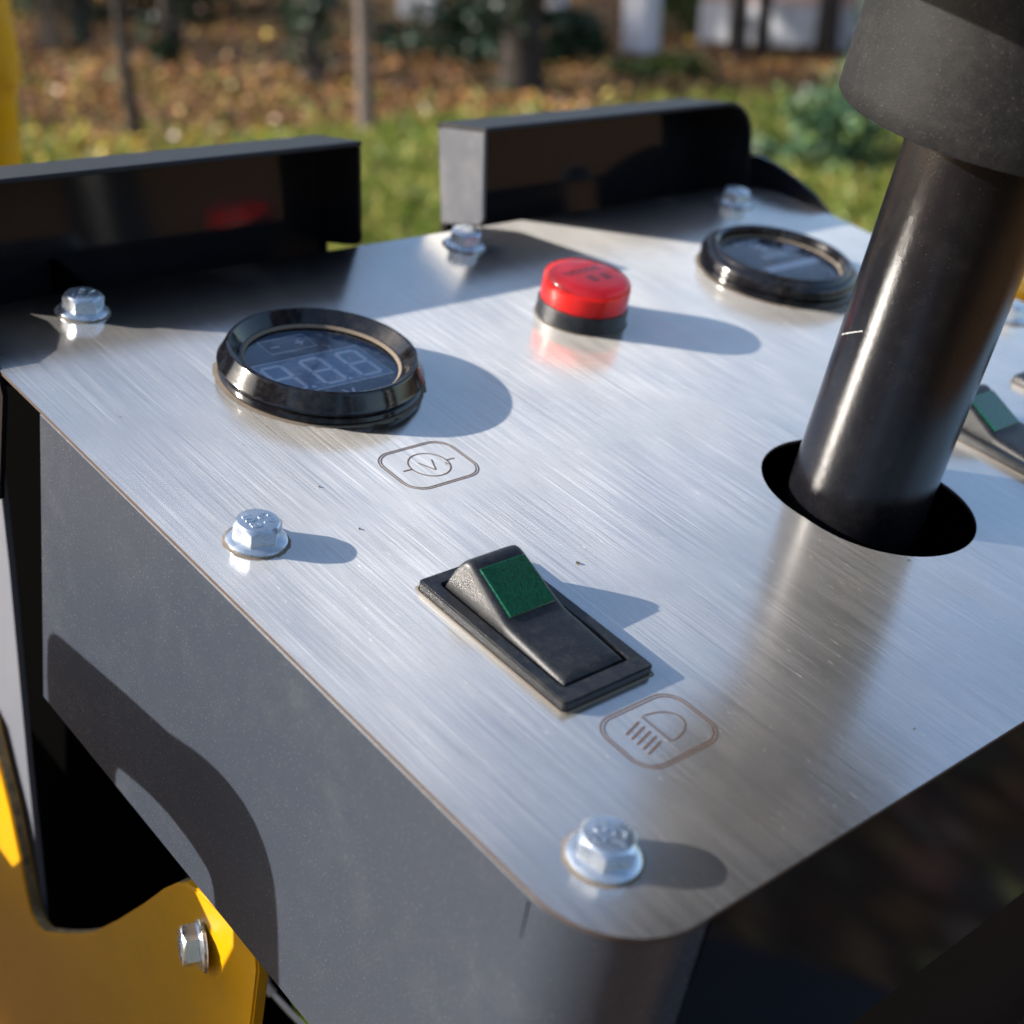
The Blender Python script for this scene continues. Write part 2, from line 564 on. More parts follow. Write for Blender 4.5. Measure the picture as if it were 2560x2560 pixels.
# inner lining so that the lever hole looks into darkness
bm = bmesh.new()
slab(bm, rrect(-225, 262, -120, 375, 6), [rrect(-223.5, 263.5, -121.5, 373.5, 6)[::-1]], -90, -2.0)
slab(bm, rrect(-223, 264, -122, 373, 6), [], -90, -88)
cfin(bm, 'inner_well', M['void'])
# inner skin behind the open side, coloured black for the shade within
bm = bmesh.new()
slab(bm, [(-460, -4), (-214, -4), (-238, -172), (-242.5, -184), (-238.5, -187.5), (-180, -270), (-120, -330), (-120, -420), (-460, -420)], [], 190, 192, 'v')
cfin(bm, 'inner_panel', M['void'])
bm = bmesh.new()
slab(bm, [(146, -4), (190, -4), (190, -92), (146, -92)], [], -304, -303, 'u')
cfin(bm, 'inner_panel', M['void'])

# rear guards: folded trays leaning back 15 degrees behind the plate, mirrored about v = 319
LEAN = Matrix.Translation((-403.2 * MM, 0, 24.0 * MM)) @ Matrix.Rotation(R(-14.6), 4, 'Y')
def guard_parts(mirror):
    V = (lambda v: 638 - v) if mirror else (lambda v: v)
    D, T = 25.8, 1.6
    out = []
    # back wall (v, z) in the leaning frame
    back = [(346.2, -66), (346.2, -0.6), (478, -0.6)] + arc(479.2, -15, 14.4, 90, 0, 8)[1:] + [(493.6, -66)]
    bm = bmesh.new()
    slab(bm, [(V(a), b) for a, b in back], [], -1.0, 0.4, 'u')
    out.append((bm, 'back_wall', M['gloss']))
    # lip, rounded over into the outer side
    path = [(346.2, 0), (380, 0), (430, 0), (478.5, 0)] + arc(479.0, -15, 15, 90, 0, 12)[1:] + [(494, -40), (494, -66)]
    bm = bmesh.new()
    cols = []
    N = len(path)
    for i, (a, b) in enumerate(path):
        p, q = path[max(i - 1, 0)], path[min(i + 1, N - 1)]
        dx, dz = q[0] - p[0], q[1] - p[1]
        d = math.hypot(dx, dz); nx, nz = -dz / d, dx / d
        o_, i_ = (a, b), (a - nx * T, b - nz * T)
        e = 0.35
        ring = [(-1.2, o_), (D - e, o_), (D, (a - nx * e, b - nz * e)), (D, (a - nx * (T - e), b - nz * (T - e))), (D - e, i_), (-1.2, i_)]
        cols.append([bm.verts.new(mm((x, V(c[0]), c[1]))) for x, c in ring])
    for A, B in zip(cols, cols[1:]):
        for k_ in range(6):
            j = (k_ + 1) % 6
            bm.faces.new([A[k_], A[j], B[j], B[k_]])
    bm.faces.new(cols[0]); bm.faces.new(list(reversed(cols[-1])))
    bmesh.ops.recalc_face_normals(bm, faces=bm.faces[:])
    out.append((bm, 'lip', M['matt']))
    # inner end flap with one rounded corner (a, z)
    fl = [(-1, -1.7), (D - 0.6, -1.7), (D - 2.2, -29.5)] + arc(D - 6.0, -31.2, 4, 15, -90, 6)[1:] + [(2, -36.6), (-1, -36.9)]
    bm = bmesh.new()
    v0, v1 = sorted((V(346.0), V(347.5)))
    slab(bm, fl, [], v0, v1, 'v')
    es = [e for e in bm.edges if len(e.link_faces) == 2 and e.calc_face_angle(0) > R(60)]
    bmesh.ops.bevel(bm, geom=es, offset=0.0003, segments=2, affect='EDGES')
    out.append((bm, 'end_flap', M['gloss'] if mirror else M['strip']))  # sunlit flap coloured lighter grey, its shaded twin near black
    bm = bmesh.new()
    slab(bm, [(-1, -36.9), (2, -36.6), (2.4, -66), (-1, -66)], [], v0, v1, 'v')
    out.append((bm, 'flap_leg', M['gloss']))
    for bm, nm, mt in out:
        bmesh.ops.transform(bm, verts=bm.verts[:], matrix=LEAN)
    # outer gusset running down to the plate (u, z)
    g = [(-400, 0), (-376, 7.5), (-369, 9.6), (-360, 9.4), (-347.5, 7.3), (-336, 4.2), (-327, -0.2), (-324, -6), (-328, -40), (-400, -40)]
    bm = bmesh.new()
    slab(bm, g, [], min(V(494.1), V(495.6)), max(V(494.1), V(495.6)), 'v')
    out.append((bm, 'gusset', M['gloss']))
    return out
for mirror, lab in ((True, 'black folded rear guard cut off by the left edge'), (False, 'black folded rear guard with a lit grey end flap')):
    gt = bpy.data.objects.new('rear_guard', None)
    COL.objects.link(gt)
    gt.parent = console
    gt['label'] = lab
    for bm, nm, mt in guard_parts(mirror):
        bmesh.ops.translate(bm, verts=bm.verts[:], vec=(-CO[0] * MM, -CO[1] * MM, 0))
        finish(bm, nm, mt, gt)
# long side strap hanging behind the open slot
bm = bmesh.new()
slab(bm, [(-420, -40), (-352, -40), (-349.3, -49.5), (-344.6, -75.9), (-335.3, -145.3), (-325.3, -209.3), (-320, -240), (-328, -240), (-336, -207.6), (-355.8, -160.9), (-372, -120), (-420, -100)], [], 152, 154, 'v')
cfin(bm, 'side_strap', M['strap'])
# lower yellow bracket with a scooped upper edge
yo = [(-420, -110), (-352, -140), (-344.4, -154.3), (-337.7, -166.3), (-330, -185.2), (-325.5, -198), (-323.2, -201.6), (-319, -203.2), (-314.8, -201.9),
      (-306, -194.5), (-298.3, -187.4), (-289, -178.5), (-280.9, -170), (-267, -151.9), (-252.4, -131.5), (-242.4, -116.6), (-236, -108.6),
      (-232, -104.8), (-226, -102.3), (-216.3, -100), (-206, -98.5), (-198, -98.5), (-196.8, -104), (-197.2, -124.5), (-199, -160), (-206, -230), (-220, -420), (-420, -420)]
bm = bmesh.new()
slab(bm, yo, [], 147, 151, 'v', mi=(0, 1))
bmesh.ops.bevel(bm, geom=[e for e in bm.edges if e.is_boundary is False and len(e.link_faces) == 2 and e.calc_face_angle(0) > R(60)], offset=0.0006, segments=2, affect='EDGES')
for f in bm.faces:
    if f.material_index == 1 and (f.calc_center_median().x > -0.231 or f.calc_center_median().z < -0.21):
        f.material_index = 0
k = NT('worn_sheet_edge')
_c0 = k.coord()
_e = k.noise(_c0, 160, 4, 0.6)
wornmat = k.done(k.pbr(k.ramp(_e, [(0.4, (0.16, 0.12, 0.07)), (0.6, (0.42, 0.30, 0.14))]), 0.5))
yb = cfin(bm, 'lower_bracket', M['yellow'], mats=[M['yellow'], wornmat])
yb['label'] = 'yellow lower bracket with a scooped edge'

# engraved pictograms
def engraved(name, build, label):
    bm = bmesh.new()
    build(bm)
    o = cfin(bm, name, M['engrave'])
    o['label'] = label
def voltmeter_pic(bm):
    z = 0.06
    ribbon(bm, rrect(-249.0, 205.3, -230.1, 229.0, 5.6, 10), 0.30, z, closed=True)
    ribbon(bm, rrect(-248.35, 205.95, -230.75, 228.35, 5.0, 10), 0.30, z, closed=True)
    ribbon(bm, arc(-239.5, 217.3, 5.55, 0, 360, 48)[:-1], 0.34, z, closed=True)
    ribbon(bm, [(-239.7, 209.0), (-239.6, 211.8)], 0.42, z)
    ribbon(bm, [(-239.4, 222.8), (-239.3, 225.4)], 0.42, z)
    ribbon(bm, [(-241.3, 215.1), (-236.7, 217.25)], 0.34, z)
    ribbon(bm, [(-236.7, 217.25), (-241.3, 219.4)], 0.34, z + 0.004)
engraved('voltmeter_symbol', voltmeter_pic, 'engraved voltmeter symbol, a V in a circle, inside a double rounded frame')
def headlight_pic(bm):
    z = 0.06
    ribbon(bm, rrect(-142.9, 183.3, -125.8, 206.9, 5.4, 10), 0.30, z, closed=True)
    ribbon(bm, rrect(-142.15, 184.05, -126.55, 206.15, 4.7, 10), 0.30, z, closed=True)
    d = [(-139.2, 194.9), (-130.5, 194.9)] + [(-134.85 + 4.35 * math.cos(R(a)), 194.9 + 7.3 * math.sin(R(a))) for a in range(0, 181, 12)][1:-1]
    ribbon(bm, d, 0.34, z, closed=True)
    for a, b in (((-138.4, 193.2), (-136.8, 187.9)), ((-136.7, 193.1), (-135.2, 187.9)), ((-135.0, 193.2), (-133.5, 187.8)),
                 ((-133.3, 193.1), (-131.8, 187.8)), ((-131.7, 192.9), (-130.2, 187.7))):
        ribbon(bm, [a, b], 0.50, z)
engraved('headlight_symbol', headlight_pic, 'engraved headlight symbol, a lamp with five rays, inside a double rounded frame')

# ------------------------------------------------------------------ flange bolts
def bolt_mesh():
    b1 = bmesh.new()
    lathe(b1, [(7.0, 0), (7.1, 0.3), (7.05, 0.85), (6.75, 1.1), (5.2, 1.75)], 64, closed_top=True)
    b2 = bmesh.new()
    n = 48
    ap, r0, zt = 5.0, 4.75, 5.75
    def er(i):          # exact hexagon radius, corners at i % 8 == 0
        a = (360 * i / n) % 60 - 30
        return ap / math.cos(R(a))
    def ring(rf, zf):
        return [b2.verts.new(mm((rf(i) * math.cos(2 * math.pi * i / n), rf(i) * math.sin(2 * math.pi * i / n), zf(i)))) for i in range(n)]
    low = ring(er, lambda i: 1.0)
    edge = ring(er, lambda i: zt - 0.12 - (er(i) - r0) * 0.75)
    cham = ring(lambda i: r0, lambda i: zt - 0.05)
    topc = ring(lambda i: r0 - 0.16, lambda i: zt)
    for A, B in ((low, edge), (edge, cham), (cham, topc)):
        for i in range(n):
            j = (i + 1) % n
            b2.faces.new([A[i], A[j], B[j], B[i]])
    b2.faces.new(topc)
    bmesh.ops.recalc_face_normals(b2, faces=b2.faces[:])
    b3 = bmesh.new()
    letters(b3, 'CY', -1.7, 0.75, 1.6, 5.7, 0.42, 0.24)
    letters(b3, '10.9', -3.2, -2.7, 1.4, 5.7, 0.38, 0.24, 0.28)
    b4 = bmesh.new()
    # ring of dust round the flange
    m = 60
    rnd = random.Random(3)
    a_ = [b4.verts.new(mm((6.9 * math.cos(2 * math.pi * i / m), 6.9 * math.sin(2 * math.pi * i / m), 0.28))) for i in range(m)]
    b_ = [b4.verts.new(mm(((7.55 + rnd.random() * 0.45) * math.cos(2 * math.pi * i / m), (7.55 + rnd.random() * 0.45) * math.sin(2 * math.pi * i / m), 0.02))) for i in range(m)]
    for i in range(m):
        j = (i + 1) % m
        b4.faces.new([a_[i], a_[j], b_[j], b_[i]])
    return b1, b2, b3, b4
BOLTS = [(-229.8, 159.6, 0, 'zinc flange bolt on the long left edge, halfway between the two plate corners'),
         (-114.7, 160.2, -48, 'zinc flange bolt at the rounded near corner of the steel plate'),
         (-350.8, 178.5, 48, 'zinc flange bolt at the far left corner, in front of the left rear guard'),
         (-352.0, 320.5, 70, 'zinc flange bolt at the rear edge by the gap between the guards'),
         (-349.4, 459.8, 20, 'zinc flange bolt behind the far dial, under the right rear guard'),
         (-229.8, 477.0, 10, 'zinc flange bolt just right of the black lever, cut by the picture edge'),]
protos = None
for (u, v, rt, lab) in BOLTS:
    t = thing('flange_bolt', lab, 'bolt', u, v, 0, R(rt + 13.4), 'flange bolts holding the steel plate')
    if protos is None:
        b1, b2, b3, b4 = bolt_mesh()
        protos = [finish(b1, 'flange', M['zinc'], t, 30), finish(b2, 'hex_head', M['zinc'], t, 18),
                  finish(b3, 'raised_marking', M['zinc'], t, 40), finish(b4, 'dust_ring', M['dust'], t, 60)]
        for p in protos:
            p.rotation_euler.z = 0
        protos[2].rotation_euler.z = R(-13.4)
    else:
        for p in protos:
            c = p.copy(); COL.objects.link(c); c.parent = t
            if p is protos[1]:
                c.rotation_euler.z = R(-rt + random.uniform(-4, 4))
# bolt in the yellow bracket, lying on its side
t = thing('flange_bolt', 'dull steel bolt screwed into the yellow bracket below the console', 'bolt', -215.5, 147, -122, 0, 'bolts of the yellow bracket')
t.matrix_world = PLATE @ Matrix.Translation((-221.5 * MM, 147 * MM, -117.5 * MM)) @ Matrix.Rotation(R(90), 4, 'X') @ Matrix.Rotation(R(-20), 4, 'Y')
for p in protos:
    c = p.copy(); COL.objects.link(c); c.parent = t

# ------------------------------------------------------------------ voltmeter gauge
def dust_skirt(r0, r1, seed, grow=1.2):
    b = bmesh.new()
    m = 110
    rnd = random.Random(seed)
    a_ = [b.verts.new(mm((r0 * math.cos(2 * math.pi * i / m), r0 * math.sin(2 * math.pi * i / m), 0.30))) for i in range(m)]
    b_ = [b.verts.new(mm(((r1 + rnd.random() * grow) * math.cos(2 * math.pi * i / m), (r1 + rnd.random() * grow) * math.sin(2 * math.pi * i / m), 0.02))) for i in range(m)]
    for i in range(m):
        j = (i + 1) % m
        b.faces.new([a_[i], a_[j], b_[j], b_[i]])
    return b

gv = thing('voltmeter', 'round black voltmeter with blue digital display left of the red lamp', 'gauge', -291, 219, 0)
bm = bmesh.new()
lathe(bm, [(26.5, 0), (27.9, 0.1), (28.3, 1.0), (28.2, 2.2), (27.5, 2.7), (27.4, 3.0), (28.4, 3.4), (28.6, 3.9), (28.1, 4.7), (26.6, 8.0), (26.2, 8.6), (25.7, 8.85),
           (25.1, 8.7), (24.7, 8.2), (22.7, 5.6), (22.5, 5.35), (21.9, 5.3), (21.7, 5.1), (21.6, 4.6), (21.4, 3.9)], 128)
finish(bm, 'bezel', M['bezel'], gv, 28)
finish(dust_skirt(27.6, 28.6, 5), 'dust_ring', M['dust'], gv, 60)
bm = bmesh.new()
lathe(bm, [(21.9, 5.38), (21.75, 5.2), (21.45, 5.0), (21.2, 4.6)], 90)
finish(bm, 'dust_line', M['dust'], gv, 60)
bm = bmesh.new()
lathe(bm, [(21.6, 3.6), (0.01, 3.6)], 96)
finish(bm, 'display_panel', M['lcdback'], gv)
bm = bmesh.new()
slab(bm, [(-6.2, -18.8), (11.9, -18.8), (11.9, 15.9), (-6.2, 15.9)], [], 3.5, 3.66)
finish(bm, 'digit_window', M['lcdwin'], gv)
bm = bmesh.new()
def seg(bm, a, b, w_=1.35):
    # lozenge shaped LCD segment
    ax, ay = a; bx, by = b
    d = math.hypot(bx - ax, by - ay); tx, ty = (bx - ax) / d, (by - ay) / d; nx, ny = -ty, tx
    e = w_ / 2
    ps = [(ax + tx * .12, ay + ty * .12), (ax + tx * e + nx * e, ay + ty * e + ny * e), (bx - tx * e + nx * e, by - ty * e + ny * e), (bx - tx * .12, by - ty * .12),
          (bx - tx * e - nx * e, by - ty * e - ny * e), (ax + tx * e - nx * e, ay + ty * e - ny * e)]
    bm.faces.new([bm.verts.new(mm((*p, 3.70))) for p in ps])
for v0 in (-17.5, -5.0, 7.0):
    u0, u1, u2 = -4.0, 2.9, 9.9
    wdt = 6.4
    for a, b in (((u0, v0), (u0, v0 + wdt)), ((u1, v0), (u1, v0 + wdt)), ((u2, v0), (u2, v0 + wdt)),
                 ((u0, v0), (u1, v0)), ((u1, v0), (u2, v0)), ((u0, v0 + wdt), (u1, v0 + wdt)), ((u1, v0 + wdt), (u2, v0 + wdt))):
        seg(bm, a, b)
for v0 in (-9.3, 2.7):
    bm.faces.new([bm.verts.new(mm((9.9 + .7 * math.cos(a), v0 + .7 * math.sin(a), 3.70))) for a in [i * math.pi / 5 for i in range(10)]])
finish(bm, 'lcd_digits', M['lcdink'], gv)
bm = bmesh.new()
ribbon(bm, [(-6.2, -18.8), (11.9, -18.8), (11.9, 15.9), (-6.2, 15.9)], 0.55, 3.72, closed=True)
ribbon(bm, [(-18, -9.5), (-10.3, -9.5), (-10.3, 5.4), (-18, 5.4)], 0.5, 3.72, closed=True)
ribbon(bm, [(-13.9, -7.7), (-13.7, -4.9)], 0.7, 3.72)
ribbon(bm, [(-14.0, 0.4), (-13.9, 3.4)], 0.6, 3.72)
ribbon(bm, [(-15.4, 1.9), (-12.5, 1.9)], 0.6, 3.724)
ribbon(bm, [(14.6, -3.3), (18.0, -1.6)], 0.75, 3.72)
ribbon(bm, [(18.0, -1.6), (14.6, 0.1)], 0.75, 3.724)
finish(bm, 'display_print', M['lcdink'], gv)
bm = bmesh.new()
lathe(bm, [(21.6, 4.2), (0.01, 4.35)], 96)
finish(bm, 'glass', M['glass'], gv, 60)

# ------------------------------------------------------------------ second dial
gd = thing('dial_gauge', 'round black dial gauge behind the lever, with pale print on its face', 'gauge', -291, 417.5, 0)
bm = bmesh.new()
lathe(bm, [(27.5, 0), (28.6, 0.1), (28.9, 1.2), (28.7, 2.2), (28.0, 2.6), (28.1, 3.0), (28.8, 3.6), (28.8, 5.0), (28.1, 6.6), (27.0, 7.5), (26.3, 7.6), (25.9, 7.7), (25.6, 8.3),
           (24.8, 9.0), (23.8, 9.0), (23.0, 8.4), (22.4, 6.6), (22.2, 5.2), (21.9, 4.6)], 128)
finish(bm, 'bezel', M['bezel'], gd, 28)
finish(dust_skirt(28.2, 29.2, 6), 'dust_ring', M['dust'], gd, 60)
bm = bmesh.new()
lathe(bm, [(22.6, 6.4), (22.2, 5.6), (21.7, 5.2)], 90)
finish(bm, 'dust_line', M['dust'], gd, 60)
bm = bmesh.new()
lathe(bm, [(22.3, 4.5), (0.01, 4.5)], 96)
finish(bm, 'dial_face', M['g2face'], gd)
bm = bmesh.new()
def blk(u0, v0, u1, v1, z=4.6):
    bm.faces.new([bm.verts.new(mm((a, b, z))) for a, b in ((u0, v0), (u1, v0), (u1, v1), (u0, v1))])
for i in range(6):     # small unreadable lettering kept as strokes
    blk(-20.0 + (i % 2) * .4, -3.5 + i * 2.3, -17.6, -1.9 + i * 2.3)
for i in range(3):
    uu = -17.3 + i * 3.3
    ribbon(bm, [(uu, 2.5), (uu, 6.3), (uu + 2.4, 6.3), (uu + 2.4, 2.5)], 0.9, 4.6, closed=True)
for i in range(6):
    blk(-7.6, -2.4 + i * 2.3, -4.4, -0.9 + i * 2.3)
blk(1.0, -10.5, 4.9, 18.6, 4.62)
bm.faces.new([bm.verts.new(mm((-8.5 + 2.6 * math.cos(a), 17.2 + 4.2 * math.sin(a), 4.6))) for a in [i * math.pi / 10 for i in range(20)]])
for i in range(14):
    a = R(18 + i * 9)
    ribbon(bm, [(19.0 * math.cos(a), 19.0 * math.sin(a)), (21.4 * math.cos(a), 21.4 * math.sin(a))], 0.7, 4.6)
finish(bm, 'dial_print', M['g2ink'], gd)
bm = bmesh.new()
lathe(bm, [(22.2, 5.3), (0.01, 5.5)], 96)
finish(bm, 'glass', M['glass'], gd, 60)

# ------------------------------------------------------------------ red lamp
rl = thing('warning_lamp', 'red warning lamp on a black collar between the two gauges', 'warning lamp', -292.3, 320.3, 0)
bm = bmesh.new()
lathe(bm, [(14.3, 0), (14.6, 0.2), (14.6, 5.2), (14.4, 5.5), (13.6, 5.6)], 96)
finish(bm, 'collar', M['black'], rl, 30)
finish(dust_skirt(14.3, 14.9, 8, 0.6), 'dust_ring', M['dust'], rl, 60)
bm = bmesh.new()
lathe(bm, [(13.5, 5.4), (14.1, 5.6), (14.2, 5.9), (14.15, 12.0), (13.95, 13.1), (13.3, 14.1), (12.2, 14.8), (10.5, 15.1), (5, 15.3), (0.01, 15.35)], 96)
finish(bm, 'red_lens', M['red'], rl, 50)
bm = bmesh.new()
prof_ = [(12.9, 5.6), (12.9, 10.4), (12.3, 11.2), (11.4, 11.5), (11.2, 11.3)]
lathe(bm, prof_, 96)
finish(bm, 'inner_core', M['redcore'], rl, 50)
bm = bmesh.new()
lathe(bm, [(11.25, 11.5), (0.01, 11.5)], 96)
finish(bm, 'crimson_disc', M['reddisc'], rl, 50)
bm = bmesh.new()
for i in range(5):      # blurred dark print seen through the lens
    a = -6.4 + i * 3.1
    ribbon(bm, [(-5.4, a), (-2.9, a), (-2.9, a + 1.7), (-5.4, a + 1.7), (-4.1, a + .3)], 0.8, 11.56)
for i in range(2):
    a = -0.8 + i * 5.4
    ribbon(bm, [(0.2, a), (3.2, a), (3.2, a + 2.6), (0.2, a + 2.6)], 0.9, 11.56, closed=True)
    ribbon(bm, [(-0.4, a + 1.3), (4.0, a + 1.3)], 0.8, 11.565)
finish(bm, 'lens_print', M['redink'], rl)

# ------------------------------------------------------------------ rocker switches
def switch(u, v, label, lens='green', protos=[]):
    t = thing('rocker_switch', label, 'switch', u, v, 0, 0, 'rocker switches set in the steel plate')
    if protos:
        for p in protos:
            c = p.copy(); COL.objects.link(c); c.parent = t
        return t
    bm = bmesh.new()
    outer = rrect(-24.7, -13.1, 24.7, 13.1, 1.2, 4)
    inn = rrect(-20.9, -9.6, 20.2, 9.6, 0.8, 4)
    slab(bm, outer, [inn[::-1]], 0.0, 2.5)
    top_edges = [e for e in bm.edges if len(e.link_faces) == 2 and e.calc_face_angle(0) > R(60) and min(v_.co.z for v_ in e.verts) > 0.0024]
    bmesh.ops.bevel(bm, geom=top_edges, offset=0.00035, segments=2, affect='EDGES')
    protos.append(finish(bm, 'switch_frame', M['black'], t, 30))
    bm = bmesh.new()
    slab(bm, rrect(-21.2, -9.9, 20.5, 9.9, 0.8, 3), [], -1.8, 0.02)
    protos.append(finish(bm, 'switch_well', M['void'], t))
    bm = bmesh.new()
    prof = [(-20.3, 0.6), (-20.1, 3.0), (-19.3, 6.2), (-18.3, 8.6), (-17.3, 10.1), (-16.2, 10.9), (-15.0, 11.0), (-13.8, 10.6), (-11, 9.4), (-7, 7.5), (-3, 5.6), (-0.8, 4.7),
            (0.6, 4.25), (3, 4.0), (8, 3.65), (13, 3.3), (17, 3.0), (18.6, 2.75), (19.4, 2.3), (19.7, 0.6)]
    secs = []
    for (x, zt) in prof:
        half = 9.15
        rf = max(0.3, min(1.9, zt - 1.0))
        inset = 0.14 * max(zt - 2, 0)
        hh = half - inset
        sec = [(-half, 0.3), (-half + inset * 0.5, max(0.35, (zt - rf) * 0.6)), (-hh, max(0.4, zt - rf))]
        for a in (22, 45, 68, 90):
            sec.append((-hh + rf - rf * math.cos(R(a)), zt - rf + rf * math.sin(R(a))))
        sec += [(-3.5, zt + 0.02), (0, zt + 0.03)]
        sec = sec + [(-a, b) for a, b in reversed(sec[:-1])]
        secs.append([bm.verts.new(mm((x, a, b))) for a, b in sec])
    for A, B in zip(secs, secs[1:]):
        for i in range(len(A) - 1):
            bm.faces.new([A[i], A[i + 1], B[i + 1], B[i]])
    bm.faces.new(secs[0]); bm.faces.new(list(reversed(secs[-1])))
    bmesh.ops.recalc_face_normals(bm, faces=bm.faces[:])
    protos.append(finish(bm, 'rocker', M['black'], t, 50))
    bm = bmesh.new()
    # lens lies in the sloping face
    a0, z0, a1, z1 = -13.0, 10.25, -1.1, 4.9
    L = math.hypot(a1 - a0, z1 - z0)
    slab(bm, rrect(0, -6.4, L, 6.9, 0.35, 3), [], -0.5, 0.28)
    ed = [e for e in bm.edges if len(e.link_faces) == 2 and e.calc_face_angle(0) > R(60) and min(v_.co.z for v_ in e.verts) > 0.0002]
    bmesh.ops.bevel(bm, geom=ed, offset=0.0002, segments=1, affect='EDGES')
    o = finish(bm, 'green_lens', M['green'], t, 20)
    o.location = mm((a0, 0, z0)); o.rotation_euler = (0, -math.atan2(z1 - z0, a1 - a0), 0)
    protos.append(o)
    bm = bmesh.new()
    rr = rrect(-25.2, -13.6, 25.2, 13.6, 1.4, 5)
    rnd = random.Random(4)
    a_ = [bm.verts.new(mm((p[0] * 0.985, p[1] * 0.985, 0.25))) for p in rr]
    b_ = [bm.verts.new(mm((p[0] * (1.004 + rnd.random() * 0.008), p[1] * (1.004 + rnd.random() * 0.012), 0.02))) for p in rr]
    for i in range(len(rr)):
        j = (i + 1) % len(rr)
        bm.faces.new([a_[i], a_[j], b_[j], b_[i]])
    protos.append(finish(bm, 'dust_ring', M['dust'], t, 60))
    return t
switch(-172.9, 194.1, 'black rocker switch with green lens above the headlight symbol')
switch(-172.9, 386.0, 'black rocker switch with green lens right behind the lever')
switch(-172.9, 441.0, 'black rocker switch of which only a corner shows at the right edge')

# ------------------------------------------------------------------ lever
lv = thing('control_lever', 'upright black tubular lever with a wide dusty rubber cup, rising from the oblong hole', 'lever', -176.9, 318.8, 0)
lv.matrix_world = PLATE @ Matrix.Translation((-176.9 * MM, 318.8 * MM, 0)) @ Matrix.Rotation(math.atan(0.034), 4, 'Y')
bm = bmesh.new()
lathe(bm, [(19.0, -80), (19.0, -20), (19.0, 20), (19.0, 60), (19.0, 150)], 128)
finish(bm, 'tube', M['pole'], lv)
def curved_patch(pts, wd, r=19.04):
    bm = bmesh.new()
    rnd = random.Random(2)
    A, B = [], []
    for h_, ph in pts:
        k_ = wd * (0.6 + 0.8 * rnd.random())
        if abs(pts[-1][0] - pts[0][0]) < 8:      # scratch running round the tube: width along h
            A.append((h_ + k_ / 2, ph)); B.append((h_ - k_ / 2, ph))
        else:
            A.append((h_, ph - math.degrees(k_ / 2 / r))); B.append((h_, ph + math.degrees(k_ / 2 / r)))
    va = [bm.verts.new(mm((r * math.cos(R(p)), r * math.sin(R(p)), h_))) for h_, p in A]
    vb = [bm.verts.new(mm((r * math.cos(R(p)), r * math.sin(R(p)), h_))) for h_, p in B]
    for i in range(len(pts) - 1):
        bm.faces.new([va[i], va[i + 1], vb[i + 1], vb[i]])
    return bm
finish(curved_patch([(44.2 + 5.5 * t_ / 14 + 0.08 * math.sin(t_ * 2.1), -130 + 26 * t_ / 14) for t_ in range(15)], 0.45), 'paint_scratch', M['scratch'], lv)
finish(curved_patch([(81.5 - 10 * t_ / 10, -96 + 2 * t_ / 10) for t_ in range(11)], 1.0), 'grey_smear', M['smear'], lv)
bm = bmesh.new()
lathe(bm, [(20, 118), (30, 108), (34, 104.5), (36.2, 103), (37.2, 103.2), (37.8, 104.0), (37.8, 108), (37.6, 130), (37.4, 175), (36.5, 180), (32, 184), (0.01, 186)], 128)
finish(bm, 'rubber_cup', M['cup'], lv, 40)
bm = bmesh.new()
pts = smooth_path([(0, -20, 170), (-2, -50, 164), (-12, -76, 160), (-44, -83, 161), (-90, -84, 165), (-140, -84, 170)], 6)
tube(bm, pts, 12, 24)
finish(bm, 'hand_grip', M['cup'], lv)  # unseen bar added above, shaped to throw the shade edge on the cup

# ------------------------------------------------------------------ unseen plate added left of the console, cut to the shade it throws
def off(pts, du, dz):
    return [(a + du, b + dz) for a, b in pts]
sp_ = thing('side_shield', 'grey upright shield plate with a slot, standing left of the console', 'shield plate', 0, 0, 0)
outer = [(-302.3, -72), (-300.8, -68.3), (-298, -66), (-294, -64.9), (-280.3, -62.6), (-260.9, -59.2), (-237, -55.6), (-226, -52.3), (-220.6, -51.2), (-215, -50.4), (-209.9, -50.4),
         (-204, -51.2), (-199.4, -53.1), (-195.5, -56.2), (-192.6, -59.8), (-190.3, -64), (-188.7, -69), (-187, -77), (-185.7, -85.1), (-184.2, -94), (-182.5, -110), (-180, -330), (-480, -330), (-480, -190), (-340, -190), (-322, -165), (-301.5, -160), (-301.7, -97.4), (-302.9, -84.3)]
slot = [(-264, -95), (-263.9, -89.3), (-263.2, -86.6), (-261.9, -85.5), (-260, -84.9), (-247.4, -82.1), (-238, -81), (-232.9, -81), (-226, -81.5), (-221.1, -82.6), (-217.5, -83.5), (-215.2, -85), (-213.5, -88), (-212.2, -93.1),
        (-211, -104), (-217, -122), (-223, -116), (-222, -106), (-234, -99)]
bm = bmesh.new()
slab(bm, off(outer, -71.7, 34.4), [off(slot, -71.7, 34.4)[::-1]], 58.9, 60.0, 'v')
finish(bm, 'plate', M['strip'], sp_)

